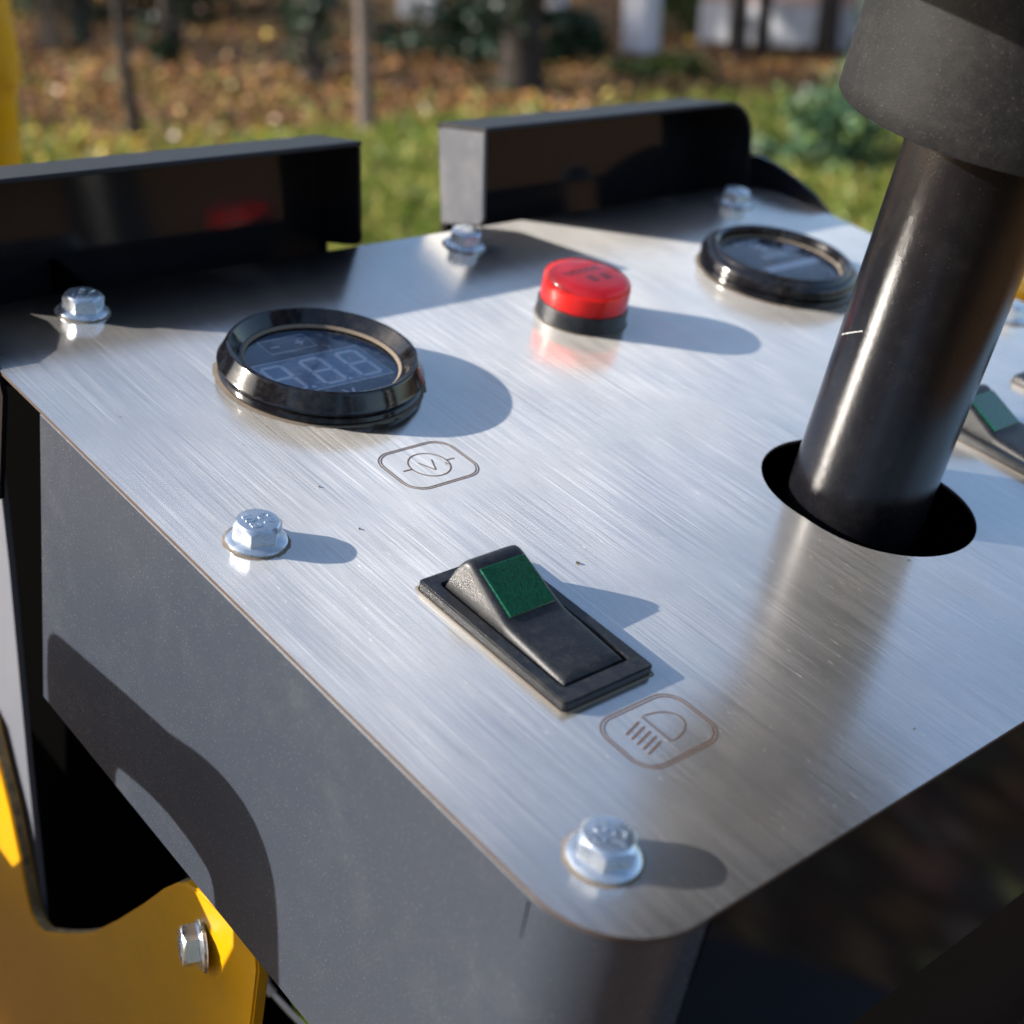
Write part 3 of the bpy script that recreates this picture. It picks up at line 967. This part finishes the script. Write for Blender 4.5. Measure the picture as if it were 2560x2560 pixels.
# yellow posts beyond the console
def post(name, label, pts, r, mat):
    t = thing(name, label, 'post', pts[0][0], pts[0][1], pts[0][2])
    bm = bmesh.new()
    tube(bm, [(p[0] - pts[0][0], p[1] - pts[0][1], p[2] - pts[0][2]) for p in pts], r, 32)
    finish(bm, 'tube', mat, t)
    return t
def world_thing(name, label, cat, loc, group=None):
    o = bpy.data.objects.new(name, None)
    COL.objects.link(o)
    o.location = loc
    o['label'] = label; o['category'] = cat
    if group: o['group'] = group
    return o
def pix(px, py, dist):
    """world point on the ray through a picture position (2560 scale) at a horizontal distance, used only to place things"""
    x = (px - 1280) / 3645.8; y = -(py - 1280) / 3645.8
    c, s = math.cos(R(26)), math.sin(R(26))
    d = Vector((x, y * s + c, y * c - s))
    return Vector((0, 0, CAM_H)) + d * (dist / d.y)
def gpix(px, py):
    x = (px - 1280) / 3645.8; y = -(py - 1280) / 3645.8
    c, s = math.cos(R(26)), math.sin(R(26))
    d = Vector((x, y * s + c, y * c - s))
    return Vector((0, 0, CAM_H)) + d * (-CAM_H / d.z)

def mbar(bm, a, b, w_, t_):
    """rounded square bar between two world points, metres"""
    a, b = Vector(a), Vector(b)
    d = (b - a).normalized()
    s = d.cross(Vector((0, 1, 0)))
    if s.length < 1e-3: s = Vector((1, 0, 0))
    s.normalize(); q = d.cross(s).normalized()
    va = []
    for p in (a, b):
        va.append([bm.verts.new(p + s * x * w_ / 2 + q * y * t_ / 2) for x, y in ((-.8, -1), (.8, -1), (1, -.8), (1, .8), (.8, 1), (-.8, 1), (-1, .8), (-1, -.8))])
    for i in range(8):
        j = (i + 1) % 8
        bm.faces.new([va[0][i], va[0][j], va[1][j], va[1][i]])
    bm.faces.new(va[0]); bm.faces.new(list(reversed(va[1])))
    bmesh.ops.recalc_face_normals(bm, faces=bm.faces[:])

# left yellow post: stands one metre behind the console
pbase = pix(60, 900, 1.0)
pl = world_thing('yellow_post', 'round yellow steel post at the upper left behind the rear guard', 'post', (pbase.x, pbase.y, 0))
bm = bmesh.new()
top = pix(0, -40, 1.0); mid = pix(28, 400, 1.0)
w_ = 0.016
prv = None
P_ = [Vector((mid.x - .030, 1.0, 0.02)), Vector((mid.x - .030, 1.0, 0.7)), Vector((mid.x - w_ * .55, 1.0, mid.z)), Vector((top.x - w_ * .75, 1.0, top.z)), Vector((top.x - .04, 1.0, 2.0))]
tube(bm, [((p - Vector((pbase.x, pbase.y, 0))) * 1000) for p in smooth_path(P_, 5)], 16, 28)
finish(bm, 'tube', M['yellow'], pl)
# right yellow post
pr_ = pix(2620, 720, 0.62)
pr = world_thing('yellow_post', 'yellow steel post showing as a sliver beside the lever at the right edge', 'post', (pr_.x, pr_.y, 0))
bm = bmesh.new()
tube(bm, [(0, 0, 20), (0, 0, 600), (0, 0, pr_.z * 1000 + 2), (0, 0, pr_.z * 1000 + 6)], [20, 20, 20, 16], 28)
finish(bm, 'tube', M['yellow'], pr)

# the machine the console stands on: hood and tracks below the plate (its shade keeps the ground right of it dark)
mb = world_thing('machine_body', 'dark engine hood and running gear of the machine under the console', 'machine', (0.2, 1.0, 0))
bm = bmesh.new()
vs = {}
prof_ = [(-0.02, 0.32), (-0.02, 0.80), (0.03, 0.86), (0.37, 0.86), (0.42, 0.80), (0.42, 0.32)]
A_ = [bm.verts.new((a - 0.2, -0.75, b)) for a, b in prof_]
B_ = [bm.verts.new((a - 0.2, 0.85, b - (0.06 if b > 0.5 else 0))) for a, b in prof_]
for i in range(len(prof_)):
    j = (i + 1) % len(prof_)
    bm.faces.new([A_[i], A_[j], B_[j], B_[i]])
bm.faces.new(A_); bm.faces.new(list(reversed(B_)))
bmesh.ops.recalc_face_normals(bm, faces=bm.faces[:])
finish(bm, 'hood', M['front'], mb)
for sx in (-0.10, 0.30):
    bm = bmesh.new()
    tr_ = [(-0.8 + 0.17 * math.cos(R(a)), 0.17 + 0.17 * math.sin(R(a))) for a in range(90, 271, 20)] + [(0.8 + 0.17 * math.cos(R(a)), 0.17 + 0.17 * math.sin(R(a))) for a in range(-90, 91, 20)]
    L0 = [bm.verts.new((sx - 0.1, a, b - 0.02)) for a, b in tr_]
    L1 = [bm.verts.new((sx + 0.1, a, b - 0.02)) for a, b in tr_]
    for i in range(len(tr_)):
        j = (i + 1) % len(tr_)
        bm.faces.new([L0[i], L0[j], L1[j], L1[i]])
    bm.faces.new(L0); bm.faces.new(list(reversed(L1)))
    bmesh.ops.recalc_face_normals(bm, faces=bm.faces[:])
    finish(bm, 'track', M['cup'], mb)
bm = bmesh.new()
tube(bm, [(0, 0, 250), (60, -420, 900), (100, -560, 1130)], 35, 16)
finish(bm, 'console_post', M['front'], mb)

# white strap below the console
ws = thing('white_strap', 'bent white strap under the lower edge of the grey side panel', 'strap', -244, 187, -184)
bm = bmesh.new()
tube(bm, [(p[0] + 244, p[1], p[2] + 184) for p in [(-249.5, 0, -168), (-248.6, 0, -172), (-247.0, 0, -180.5), (-245.3, 0, -183.6), (-241.6, 0, -184.6)]], [1.6, 1.6, 1.6, 1.6, 1.5], 12)
tube(bm, [(p[0] + 244, p[1], p[2] + 184) for p in [(-242.2, 0, -184.4), (-232, 0, -183.3), (-200, 0, -178)]], 0.9, 10)
finish(bm, 'strap', M['white'], ws)

# ================================================================== THE GROUND AND ITS PLANTS
def ground_h(x, y):
    return 0.05 * np.sin(x * 0.7 + 1.3) * np.sin(y * 0.5) + 0.03 * np.sin(x * 1.9) * np.cos(y * 1.4)
def ground():
    k = NT('soil_and_litter')
    c = k.coord()
    n1 = k.noise(c, 0.9, 6, 0.65)
    n2 = k.noise(c, 14, 5, 0.7)
    n3 = k.noise(c, 60, 3, 0.6)
    lit = k.ramp(n2, [(0.3, (0.035, 0.020, 0.010)), (0.5, (0.13, 0.065, 0.025)), (0.68, (0.26, 0.14, 0.045))])
    grs = k.ramp(n2, [(0.3, (0.018, 0.035, 0.008)), (0.55, (0.06, 0.11, 0.018)), (0.75, (0.16, 0.20, 0.03))])
    sep = k.n('ShaderNodeSeparateXYZ'); k.l(c, sep.inputs[0])
    edge = k.math('ADD', sep.outputs[1], k.math('MULTIPLY', n1, 3.0))
    g0 = k.ramp(k.math('DIVIDE', edge, 20.0), [(0.42, 1.0), (0.47, 0.0)])
    g = k.math('MULTIPLY', g0, k.ramp(k.math('DIVIDE', edge, 20.0), [(0.22, 0.0), (0.27, 1.0)]))
    col = k.mix(g, lit, grs)
    return k.done(k.pbr(col, 0.9, 0, k.bump(n3, 0.6, 0.03), 0.2))
bm = bmesh.new()
xs = np.concatenate([np.linspace(-120, -14, 12), np.linspace(-12, 12, 60), np.linspace(14, 120, 12)])
ys = np.concatenate([np.linspace(-60, -4, 8), np.linspace(-3, 22, 60), np.linspace(25, 300, 14)])
gv_ = [[bm.verts.new((x, y, float(ground_h(x, y)) - 0.05)) for x in xs] for y in ys]
for j in range(len(ys) - 1):
    for i in range(len(xs) - 1):
        bm.faces.new([gv_[j][i], gv_[j][i + 1], gv_[j + 1][i + 1], gv_[j + 1][i]])
gr = finish(bm, 'ground', ground(), None, 60)
gr['kind'] = 'structure'

def leafmat(name, rough=0.55, trans=0.25):
    k = NT(name)
    at = k.n('ShaderNodeVertexColor'); at.layer_name = 'tint'
    d = k.pbr(at.outputs[0], rough, 0, None, 0.35)
    tr = k.n('ShaderNodeBsdfTranslucent'); k.l(at.outputs[0], tr.inputs[0])
    mx = k.n('ShaderNodeMixShader'); mx.inputs[0].default_value = trans
    k.l(d, mx.inputs[1]); k.l(tr.outputs[0], mx.inputs[2])
    return k.done(mx.outputs[0])
M['leaf'] = leafmat('leaf_tissue', 0.42)
M['fallen'] = leafmat('fallen_leaf', 0.38, 0.15)
rng = np.random.default_rng(11)

def quads_mesh(name, V4, cols, mat):
    """V4: (n,4,3) corners; cols (n,3)"""
    n = len(V4)
    me = bpy.data.meshes.new(name)
    me.vertices.add(n * 4); me.loops.add(n * 4); me.polygons.add(n)
    me.vertices.foreach_set('co', V4.reshape(-1).astype(np.float32))
    me.loops.foreach_set('vertex_index', np.arange(n * 4, dtype=np.int32))
    me.polygons.foreach_set('loop_start', np.arange(0, n * 4, 4, dtype=np.int32))
    me.update(calc_edges=True)
    ca = me.color_attributes.new('tint', 'FLOAT_COLOR', 'POINT')
    c = np.ones((n, 4, 4), np.float32); c[:, :, :3] = cols[:, None, :]
    ca.data.foreach_set('color', c.reshape(-1))
    me.materials.append(mat)
    me.validate()
    o = bpy.data.objects.new(name, me)
    COL.objects.link(o)
    return o

def leaf_quads(pos, size, tilt):
    n = len(pos)
    a = rng.uniform(0, 2 * np.pi, n)
    nz = np.stack([rng.normal(0, tilt, n), rng.normal(0, tilt, n), np.ones(n)], 1)
    nz /= np.linalg.norm(nz, axis=1)[:, None]
    t = np.stack([np.cos(a), np.sin(a), np.zeros(n)], 1)
    t -= nz * (t * nz).sum(1)[:, None]; t /= np.linalg.norm(t, axis=1)[:, None]
    b = np.cross(nz, t)
    s = size[:, None]
    p0 = pos - t * s * 0.6; p2 = pos + t * s * 0.6
    p1 = pos + b * s * 0.42 - t * s * 0.1 + nz * s * 0.12; p3 = pos - b * s * 0.42 - t * s * 0.1 + nz * s * 0.12
    return np.stack([p0, p1, p2, p3], 1)

LC = np.array([(0.32, 0.155, 0.045), (0.22, 0.10, 0.038), (0.38, 0.22, 0.07), (0.14, 0.075, 0.035), (0.44, 0.33, 0.075), (0.28, 0.17, 0.10), (0.30, 0.12, 0.06), (0.08, 0.07, 0.03)])
def litter():
    n = 120000
    y = 3.2 + 17 * rng.random(n) ** 1.3
    x = (rng.random(n) - 0.5) * (2.5 + y * 1.05) * 1.15
    # leaves lie thick beyond the grass, and thin on it
    lim = 7.6 + 0.9 * np.sin(x * 1.1 + 0.5) + 0.5 * np.sin(x * 2.7)
    dens = np.where(y > lim, 1.0, 0.62)
    dens = np.where((x > 1.6) & (y > lim), 0.5, dens)
    keep = rng.random(n) < dens
    x, y = x[keep], y[keep]
    z = ground_h(x, y) - 0.05 + 0.012 + rng.random(len(x)) * 0.03
    p = np.stack([x, y, z], 1)
    c = LC[rng.choice(len(LC), len(x), p=[.2, .16, .14, .14, .10, .12, .08, .06])] * rng.uniform(0.5, 1.9, (len(x), 1))
    yel = (y[:, None] < 7.8) & (rng.random((len(x), 1)) < 0.5)
    c = np.where(yel, np.array([(0.55, 0.42, 0.07)]) * rng.uniform(0.8, 1.2, (len(x), 1)), c)
    o = quads_mesh('fallen_leaves', leaf_quads(p, rng.uniform(0.026, 0.060, len(x)), 0.6), c, M['fallen'])
    o['kind'] = 'stuff'; o['label'] = 'orange, brown and yellow fallen leaves covering the ground'
litter()
def near_litter():
    n = 12000
    y = -2.5 + 5.5 * rng.random(n)
    x = (rng.random(n) - 0.30) * 7
    z = ground_h(x, y) - 0.05 + 0.012 + rng.random(n) * 0.03
    c = LC[rng.choice(len(LC), n)] * rng.uniform(0.6, 1.8, (n, 1))
    o = quads_mesh('fallen_leaves', leaf_quads(np.stack([x, y, z], 1), rng.uniform(0.04, 0.09, n), 0.6), c, M['fallen'])
    o['kind'] = 'stuff'; o['label'] = 'brown fallen leaves on the ground around the console'
near_litter()

def grass(n, ymin, ymax, xr, name, label, hh=(0.05, 0.13), pal=((0.14, 0.21, 0.03), (0.22, 0.27, 0.05), (0.10, 0.14, 0.025), (0.38, 0.33, 0.10)), patch=True, fn=None):
    y = ymin + (ymax - ymin) * rng.random(n)
    x = xr[0] + (xr[1] - xr[0]) * rng.random(n)
    if patch:
        f = 0.5 + 0.5 * np.sin(x * 1.6 + 1) * np.sin(y * 1.3 + x * 0.6) + 0.25 * np.sin(x * 4.1) * np.sin(y * 3.7)
        edge = 8.0 + 0.7 * np.sin(x * 1.1 + 0.5) - y
        keep = rng.random(n) < np.clip(edge * 1.3 + f * 0.35, 0.02, 1) * np.clip(0.35 + f, 0, 1)
        x, y = x[keep], y[keep]
    n = len(x)
    z = ground_h(x, y) - 0.055
    h = rng.uniform(*hh, n)
    a = rng.uniform(0, 2 * np.pi, n)
    w0 = rng.uniform(0.003, 0.007, n)
    lean = rng.normal(0, 0.5, (n, 2)) * h[:, None]
    base = np.stack([x, y, z], 1)
    s = np.stack([np.cos(a) * w0, np.sin(a) * w0, np.zeros(n)], 1)
    tip = base + np.concatenate([lean, h[:, None]], 1)
    mid = base + np.concatenate([lean * 0.35, h[:, None] * 0.6], 1)
    V4 = np.stack([base - s, base + s, mid + s * 0.8, tip], 1)
    pal = np.array(pal)
    c = pal[rng.integers(0, len(pal), n)] * rng.uniform(0.8, 1.25, (n, 1))
    o = quads_mesh(name, V4, c, M['leaf'])
    o['kind'] = 'stuff'; o['label'] = label
grass(80000, 4.2, 9.0, (-3.4, 3.6), 'grass', 'bright green grass patch in the sun behind the console')
grass(9000, 1.25, 1.85, (-0.65, 0.0), 'grass', 'lime green grass seen under the console', patch=False, pal=((0.30, 0.36, 0.01), (0.24, 0.32, 0.01), (0.36, 0.38, 0.02)))

# ------------------------------------------------------------------ trees
def bark(name, a, b, sc=18):
    k = NT(name)
    c = k.coord((1, 1, 0.25))
    n1 = k.noise(c, sc, 5, 0.7)
    n2 = k.noise(c, sc * 6, 4, 0.7)
    col = k.mix(n2, k.ramp(n1, [(0.35, a), (0.65, b)]), tuple(x * 0.6 for x in a))
    return k.done(k.pbr(col, 0.85, 0, k.bump(n2, 0.7, 0.01), 0.2))
M['bark_dark'] = bark('dark_bark', (0.035, 0.028, 0.024), (0.10, 0.085, 0.075))
M['bark_pale'] = bark('pale_bark', (0.17, 0.135, 0.115), (0.30, 0.25, 0.22))
M['bark_tan'] = bark('tan_bark', (0.26, 0.18, 0.12), (0.42, 0.31, 0.22))

def cloud(center, rad, n, size, pal, seed, shell=0.0):
    g = np.random.default_rng(seed)
    clumps = g.normal(0, 0.42, (max(5, n // 160), 3))
    ci = g.integers(0, len(clumps), n)
    p = clumps[ci] + g.normal(0, 0.20, (n, 3))
    r = np.linalg.norm(p, axis=1)
    p = p / np.maximum(1, r)[:, None]
    p = p * np.array(rad) + np.array(center)
    s = g.uniform(size * 0.6, size * 1.3, n)
    nz = g.normal(0, 1, (n, 3)); nz[:, 2] += 0.6; nz /= np.linalg.norm(nz, axis=1)[:, None]
    t = g.normal(0, 1, (n, 3)); t -= nz * (t * nz).sum(1)[:, None]; t /= np.linalg.norm(t, axis=1)[:, None]
    b = np.cross(nz, t)
    s = s[:, None]
    V4 = np.stack([p - t * s, p + b * s * 0.5, p + t * s, p - b * s * 0.5], 1)
    pal = np.array(pal)
    c = pal[g.integers(0, len(pal), n)] * g.uniform(0.75, 1.3, (n, 1))
    return V4, c

def child(o, parent):
    o.parent = parent
    return o

GREEN = [(0.035, 0.065, 0.018), (0.055, 0.09, 0.025), (0.09, 0.12, 0.03), (0.14, 0.16, 0.04)]
DKGREEN = [(0.014, 0.030, 0.014), (0.022, 0.045, 0.020), (0.03, 0.06, 0.03)]
BLUEGREEN = [(0.03, 0.075, 0.045), (0.05, 0.11, 0.06), (0.09, 0.16, 0.08), (0.12, 0.18, 0.06)]
AUTUMN = [(0.36, 0.22, 0.04), (0.28, 0.14, 0.03), (0.20, 0.20, 0.04), (0.12, 0.14, 0.03)]

def trunk_mesh(h, r0, lean, seed, limbs=5):
    g = random.Random(seed)
    bm = bmesh.new()
    pts, rad = [], []
    for i in range(12):
        t = i / 11
        pts.append((lean[0] * t * h * 1000 + g.uniform(-1, 1) * r0 * 300, lean[1] * t * h * 1000 + g.uniform(-1, 1) * r0 * 300, t * h * 1000 - 80))
        rad.append(1000 * r0 * ((1.25 if i == 0 else 1.0) * (1 - 0.7 * t)))
    tube(bm, pts, rad, 12)
    tips = []
    for i in range(limbs):
        t = 0.52 + 0.45 * i / max(1, limbs)
        k_ = int(t * 11)
        b = Vector(pts[k_])
        az = g.uniform(0, 6.28); ln = h * 1000 * g.uniform(0.16, 0.30)
        e = b + Vector((math.cos(az) * ln, math.sin(az) * ln, ln * g.uniform(0.4, 0.9)))
        m_ = (b + e) / 2 + Vector((0, 0, ln * 0.08))
        tube(bm, [b, m_, e], [rad[k_] * 0.5, rad[k_] * 0.3, rad[k_] * 0.08], 7)
        tips.append(e / 1000)
    return bm, tips

def tree(x, y, r0, h, lean, barkm, label, seed, crown=AUTUMN, crown_n=1500, ivy=None, name='tree', group='trees behind the console', leaf=0.05, cr=None):
    base = (x, y, float(ground_h(x, y)) - 0.05)
    t = world_thing(name, label, 'tree', base, group)
    bm, tips = trunk_mesh(h, r0, lean, seed)
    finish(bm, 'trunk', barkm, t, 60)
    if crown_n:
        Vs, Cs = [], []
        rr = cr or h * 0.13
        for i, e in enumerate(tips + [Vector((lean[0] * h, lean[1] * h, h))]):
            V4, c = cloud(e, (rr, rr, rr * 0.7), crown_n // (len(tips) + 1), leaf, crown, seed * 31 + i)
            Vs.append(V4); Cs.append(c)
        child(quads_mesh('crown', np.concatenate(Vs), np.concatenate(Cs), M['leaf']), t)
    if ivy:
        V4, c = cloud((lean[0] * ivy[0] / 2, lean[1] * ivy[0] / 2, ivy[0] / 2), (r0 * ivy[2] * 1.7, r0 * ivy[2] * 1.7, ivy[0] * 0.7), ivy[1], 0.035, DKGREEN, seed + 900)
        child(quads_mesh('ivy', V4, c, M['leaf']), t)
    return t

TR = [ # px, py of foot, radius, height, lean, bark, label, ivy
    (35, 300, 0.045, 6.5, (0.0, 0.0), 'bark_pale', 'thin grey tree trunk right beside the yellow post', None),
    (128, 128, 0.075, 8.0, (-0.01, 0), 'bark_tan', 'tan tree trunk with ivy at its foot, second from the yellow post', (0.75, 500, 2.4)),
    (205, 95, 0.07, 8.0, (0, 0), 'bark_dark', 'dark tree trunk in the shade between the tan trunk and the leaning one', None),
    (342, 322, 0.034, 5.5, (-0.03, 0.0), 'bark_dark', 'thin dark leaning tree trunk rooted in the grass edge at left', None),
    (428, 150, 0.05, 7.0, (0.01, 0), 'bark_dark', 'grey forked tree trunk standing in orange leaves left of centre', (0.35, 240, 2.2)),
    (735, 60, 0.07, 8.0, (0, 0), 'bark_dark', 'black tree trunk standing close behind the ivy covered grey one', None),
    (775, 172, 0.065, 8.0, (-0.01, 0), 'bark_pale', 'grey tree trunk with dark ivy round its foot near the middle', (0.9, 700, 2.6)),
    (920, 335, 0.040, 5.5, (0.0, 0.0), 'bark_pale', 'slim pale brown tree trunk rooted above the gap of the rear guards', None),
    (1300, 195, 0.115, 9.0, (0.0, 0), 'bark_dark', 'thick dark trunk wrapped in ivy, the broadest tree', (1.6, 1500, 2.2)),
    (1848, 120, 0.06, 8.0, (0, 0), 'bark_dark', 'dark purple brown trunk before the pale wall, left one of the pair', None),
    (1905, 105, 0.045, 8.0, (0.0, 0), 'bark_dark', 'narrow dark trunk before the pale wall, right one of the pair', None),
    (2068, 115, 0.07, 8.0, (0.03, 0), 'bark_dark', 'dark leaning trunk before the pale wall next to the rubber cup', None),
]
for i, (px, py, r0, h, lean, bk, lab, ivy) in enumerate(TR):
    g_ = gpix(px, py)
    tree(g_.x, g_.y, r0, h, lean, M[bk], lab, 40 + i, crown_n=260, ivy=ivy, leaf=0.045)
# trees further left, out of the frame, whose crowns dapple the ground
for i, (x, y, h) in enumerate([(-7.0, 10.4, 5.6), (-9.5, 11.5, 6.5), (-11.5, 9.6, 7.5)]):
    tree(x, y, 0.09, h, (0.02, 0), M['bark_dark'], ['bushy tree standing nearest left of the view', 'tree with a wide crown far to the left', 'tallest tree left of the view'][i],
         80 + i, crown=GREEN, crown_n=3200, leaf=0.075, cr=1.15)

# ------------------------------------------------------------------ shrubs and hedge
def shrub(x, y, rad, n, pal, label, seed, size=0.035, z=None, group='shrubs behind the console'):
    base = (x, y, float(ground_h(x, y)) - 0.05)
    t = world_thing('shrub', label, 'shrub', base, group)
    V4, c = cloud((0, 0, rad[2] * 0.75 if z is None else z), rad, n, size, pal, seed)
    child(quads_mesh('foliage', V4, c, M['leaf']), t)
    bm = bmesh.new()
    g = random.Random(seed)
    for i in range(6):
        a = g.uniform(0, 6.28)
        tube(bm, [(0, 0, -30), (math.cos(a) * rad[0] * 350, math.sin(a) * rad[1] * 350, rad[2] * 700), (math.cos(a) * rad[0] * 700, math.sin(a) * rad[1] * 700, rad[2] * 1300)], [9, 6, 2], 6)
    finish(bm, 'stems', M['bark_dark'], t, 60)
SH = [
    (2090, 400, (0.36, 0.36, 0.34), 1500, BLUEGREEN, 'blue green bush beside the rubber cup'),
    (1900, 380, (0.34, 0.30, 0.14), 600, BLUEGREEN, 'low green bush behind the right rear guard'),
    (2190, 300, (0.30, 0.30, 0.40), 1300, BLUEGREEN, 'green bush tucked behind the rubber cup'),
    (1425, 120, (0.34, 0.30, 0.20), 1400, DKGREEN, 'dark low bush right of the thick ivy trunk'),
    (1660, 165, (0.40, 0.30, 0.09), 900, GREEN, 'low green bush at the foot of the white pillar'),
    (1190, 110, (0.55, 0.40, 0.26), 1500, DKGREEN, 'dark low bush left of the thick ivy trunk'),
    (1730, 60, (0.55, 0.35, 0.45), 1800, GREEN, 'green bush right of the white pillar'),
    (1010, 95, (0.60, 0.40, 0.12), 900, DKGREEN, 'dark ground ivy patch near the slim pale trunk'),
    (300, 35, (1.10, 0.40, 0.30), 2600, DKGREEN, 'dark hedge piece at the upper left behind the trunks'),
    (640, 15, (0.80, 0.40, 0.35), 2200, DKGREEN, 'dark hedge piece behind the orange leaves'),
    (100, 40, (0.70, 0.40, 0.45), 1800, GREEN, 'olive green bush behind the tan trunk'),
]
for i, (px, py, rad, n, pal, lab) in enumerate(SH):
    g_ = gpix(px, py)
    shrub(g_.x, g_.y, rad, n, pal, lab, 300 + i)

# ------------------------------------------------------------------ wall, pillar
def stucco(name, a, b):
    k = NT(name)
    n1 = k.noise(k.coord(), 6, 6, 0.65)
    n2 = k.noise(k.coord(), 120, 3, 0.6)
    return k.done(k.pbr(k.ramp(n1, [(0.35, a), (0.65, b)]), 0.85, 0, k.bump(n2, 0.4, 0.005), 0.2))
M['pale'] = stucco('pale_concrete', (0.52, 0.53, 0.57), (0.74, 0.75, 0.79))
M['pink'] = stucco('pink_render', (0.50, 0.34, 0.29), (0.66, 0.50, 0.44))
M['whitep'] = stucco('white_limewash', (0.70, 0.68, 0.74), (0.84, 0.83, 0.86))
def box(bm, x0, x1, y0, y1, z0, z1, bev=0.01):
    vs = [bm.verts.new((x, y, z)) for z in (z0, z1) for y in (y0, y1) for x in (x0, x1)]
    fs = [(0, 1, 3, 2), (4, 6, 7, 5), (0, 4, 5, 1), (1, 5, 7, 3), (3, 7, 6, 2), (2, 6, 4, 0)]
    new = [bm.faces.new([vs[i] for i in f]) for f in fs]
    if bev:
        es = {e for f in new for e in f.edges}
        bmesh.ops.bevel(bm, geom=list(es), offset=bev, segments=1, affect='EDGES')
g_ = gpix(1215, 95)
pil = gpix(1602, 112)
t = world_thing('white_pillar', 'whitewashed square pillar standing in the bushes near the middle', 'pillar', (pil.x, pil.y, -0.05))
t.rotation_euler.z = R(-38)
bm = bmesh.new(); box(bm, -0.10, 0.10, -0.10, 0.10, 0, 2.4, 0.02); finish(bm, 'shaft', M['whitep'], t, 30)
bm = bmesh.new(); box(bm, -0.14, 0.14, -0.14, 0.14, 2.4, 2.5, 0.02); finish(bm, 'cap', M['pale'], t, 30)
wy = 10.6
t = world_thing('boundary_wall', 'pale boundary wall with pink render above, behind the trunks at upper right', 'wall', (1.9, wy, -0.05))
t.rotation_euler.z = R(-24)
segs = [(-0.62, 0.3), (0.33, 1.35), (1.38, 2.4), (2.43, 3.5)]
for (a, b) in segs:
    bm = bmesh.new(); box(bm, a, b, 0, 0.18, 0, 0.27, 0.008)
    finish(bm, 'panel', M['pale'], t, 30)
bm = bmesh.new(); box(bm, -0.62, 3.5, 0.03, 0.15, 0.27, 1.9, 0.008); finish(bm, 'upper_wall', M['pink'], t, 30)
for px0, px1, py, hh, mt, lab in ((985, 1095, 40, 0.9, 'pale', 'short pale wall end glimpsed left of the slim brown trunk'),
                                   (1130, 1250, 50, 0.16, 'pink', 'low pink wall piece glimpsed left of the thick ivy trunk'),
                                   (1365, 1400, 55, 0.9, 'whitep', 'narrow white gate post glimpsed right of the thick ivy trunk')):
    a = gpix(px0, py); b = gpix(px1, py)
    t = world_thing('boundary_wall', lab, 'wall', ((a.x + b.x) / 2, a.y, -0.05))
    t.rotation_euler.z = R(-28)
    wd = (b.x - a.x) / 2
    bm = bmesh.new(); box(bm, -wd, wd, 0, 0.14, 0, hh, 0.01); finish(bm, 'panel', M[mt], t, 30)
# ------------------------------------------------------------------ woodland edge behind the viewer (seen only in reflections)
Vs, Cs = [], []
for i in range(26):
    x = -15 + i * 1.2 + rng.uniform(-0.5, 0.5)
    y = -7.5 - rng.uniform(0, 4)
    V4, c = cloud((x, y, 2.6 + rng.uniform(-0.6, 1.6)), (1.5, 1.3, 2.8 + rng.uniform(0, 1.5)), 1300, 0.10,
                  [(0.07, 0.04, 0.018), (0.11, 0.065, 0.025), (0.05, 0.035, 0.018), (0.05, 0.06, 0.025)], 700 + i)
    Vs.append(V4); Cs.append(c)
o = quads_mesh('woodland', np.concatenate(Vs), np.concatenate(Cs), M['leaf'])
o['kind'] = 'stuff'; o['label'] = 'brown autumn woodland edge behind the viewer'
for i, (x, y, h) in enumerate([(-5.5, -3.6, 4.6), (-7.5, -5.2, 5.6), (-4.2, -5.6, 4.4), (-4.4, -2.4, 4.2)]):  # unseen trees added to shade the ground mirrored in the front panel
    tree(x, y, 0.08, h, (0.02, 0), M['bark_dark'], ['brown tree nearest behind the viewer to the left', 'taller brown tree behind the viewer to the left', 'small brown tree behind the viewer', 'brown tree closest to the console at the left rear'][i],
         180 + i, crown=AUTUMN, crown_n=5200, leaf=0.08, cr=1.1, group='trees behind the viewer')
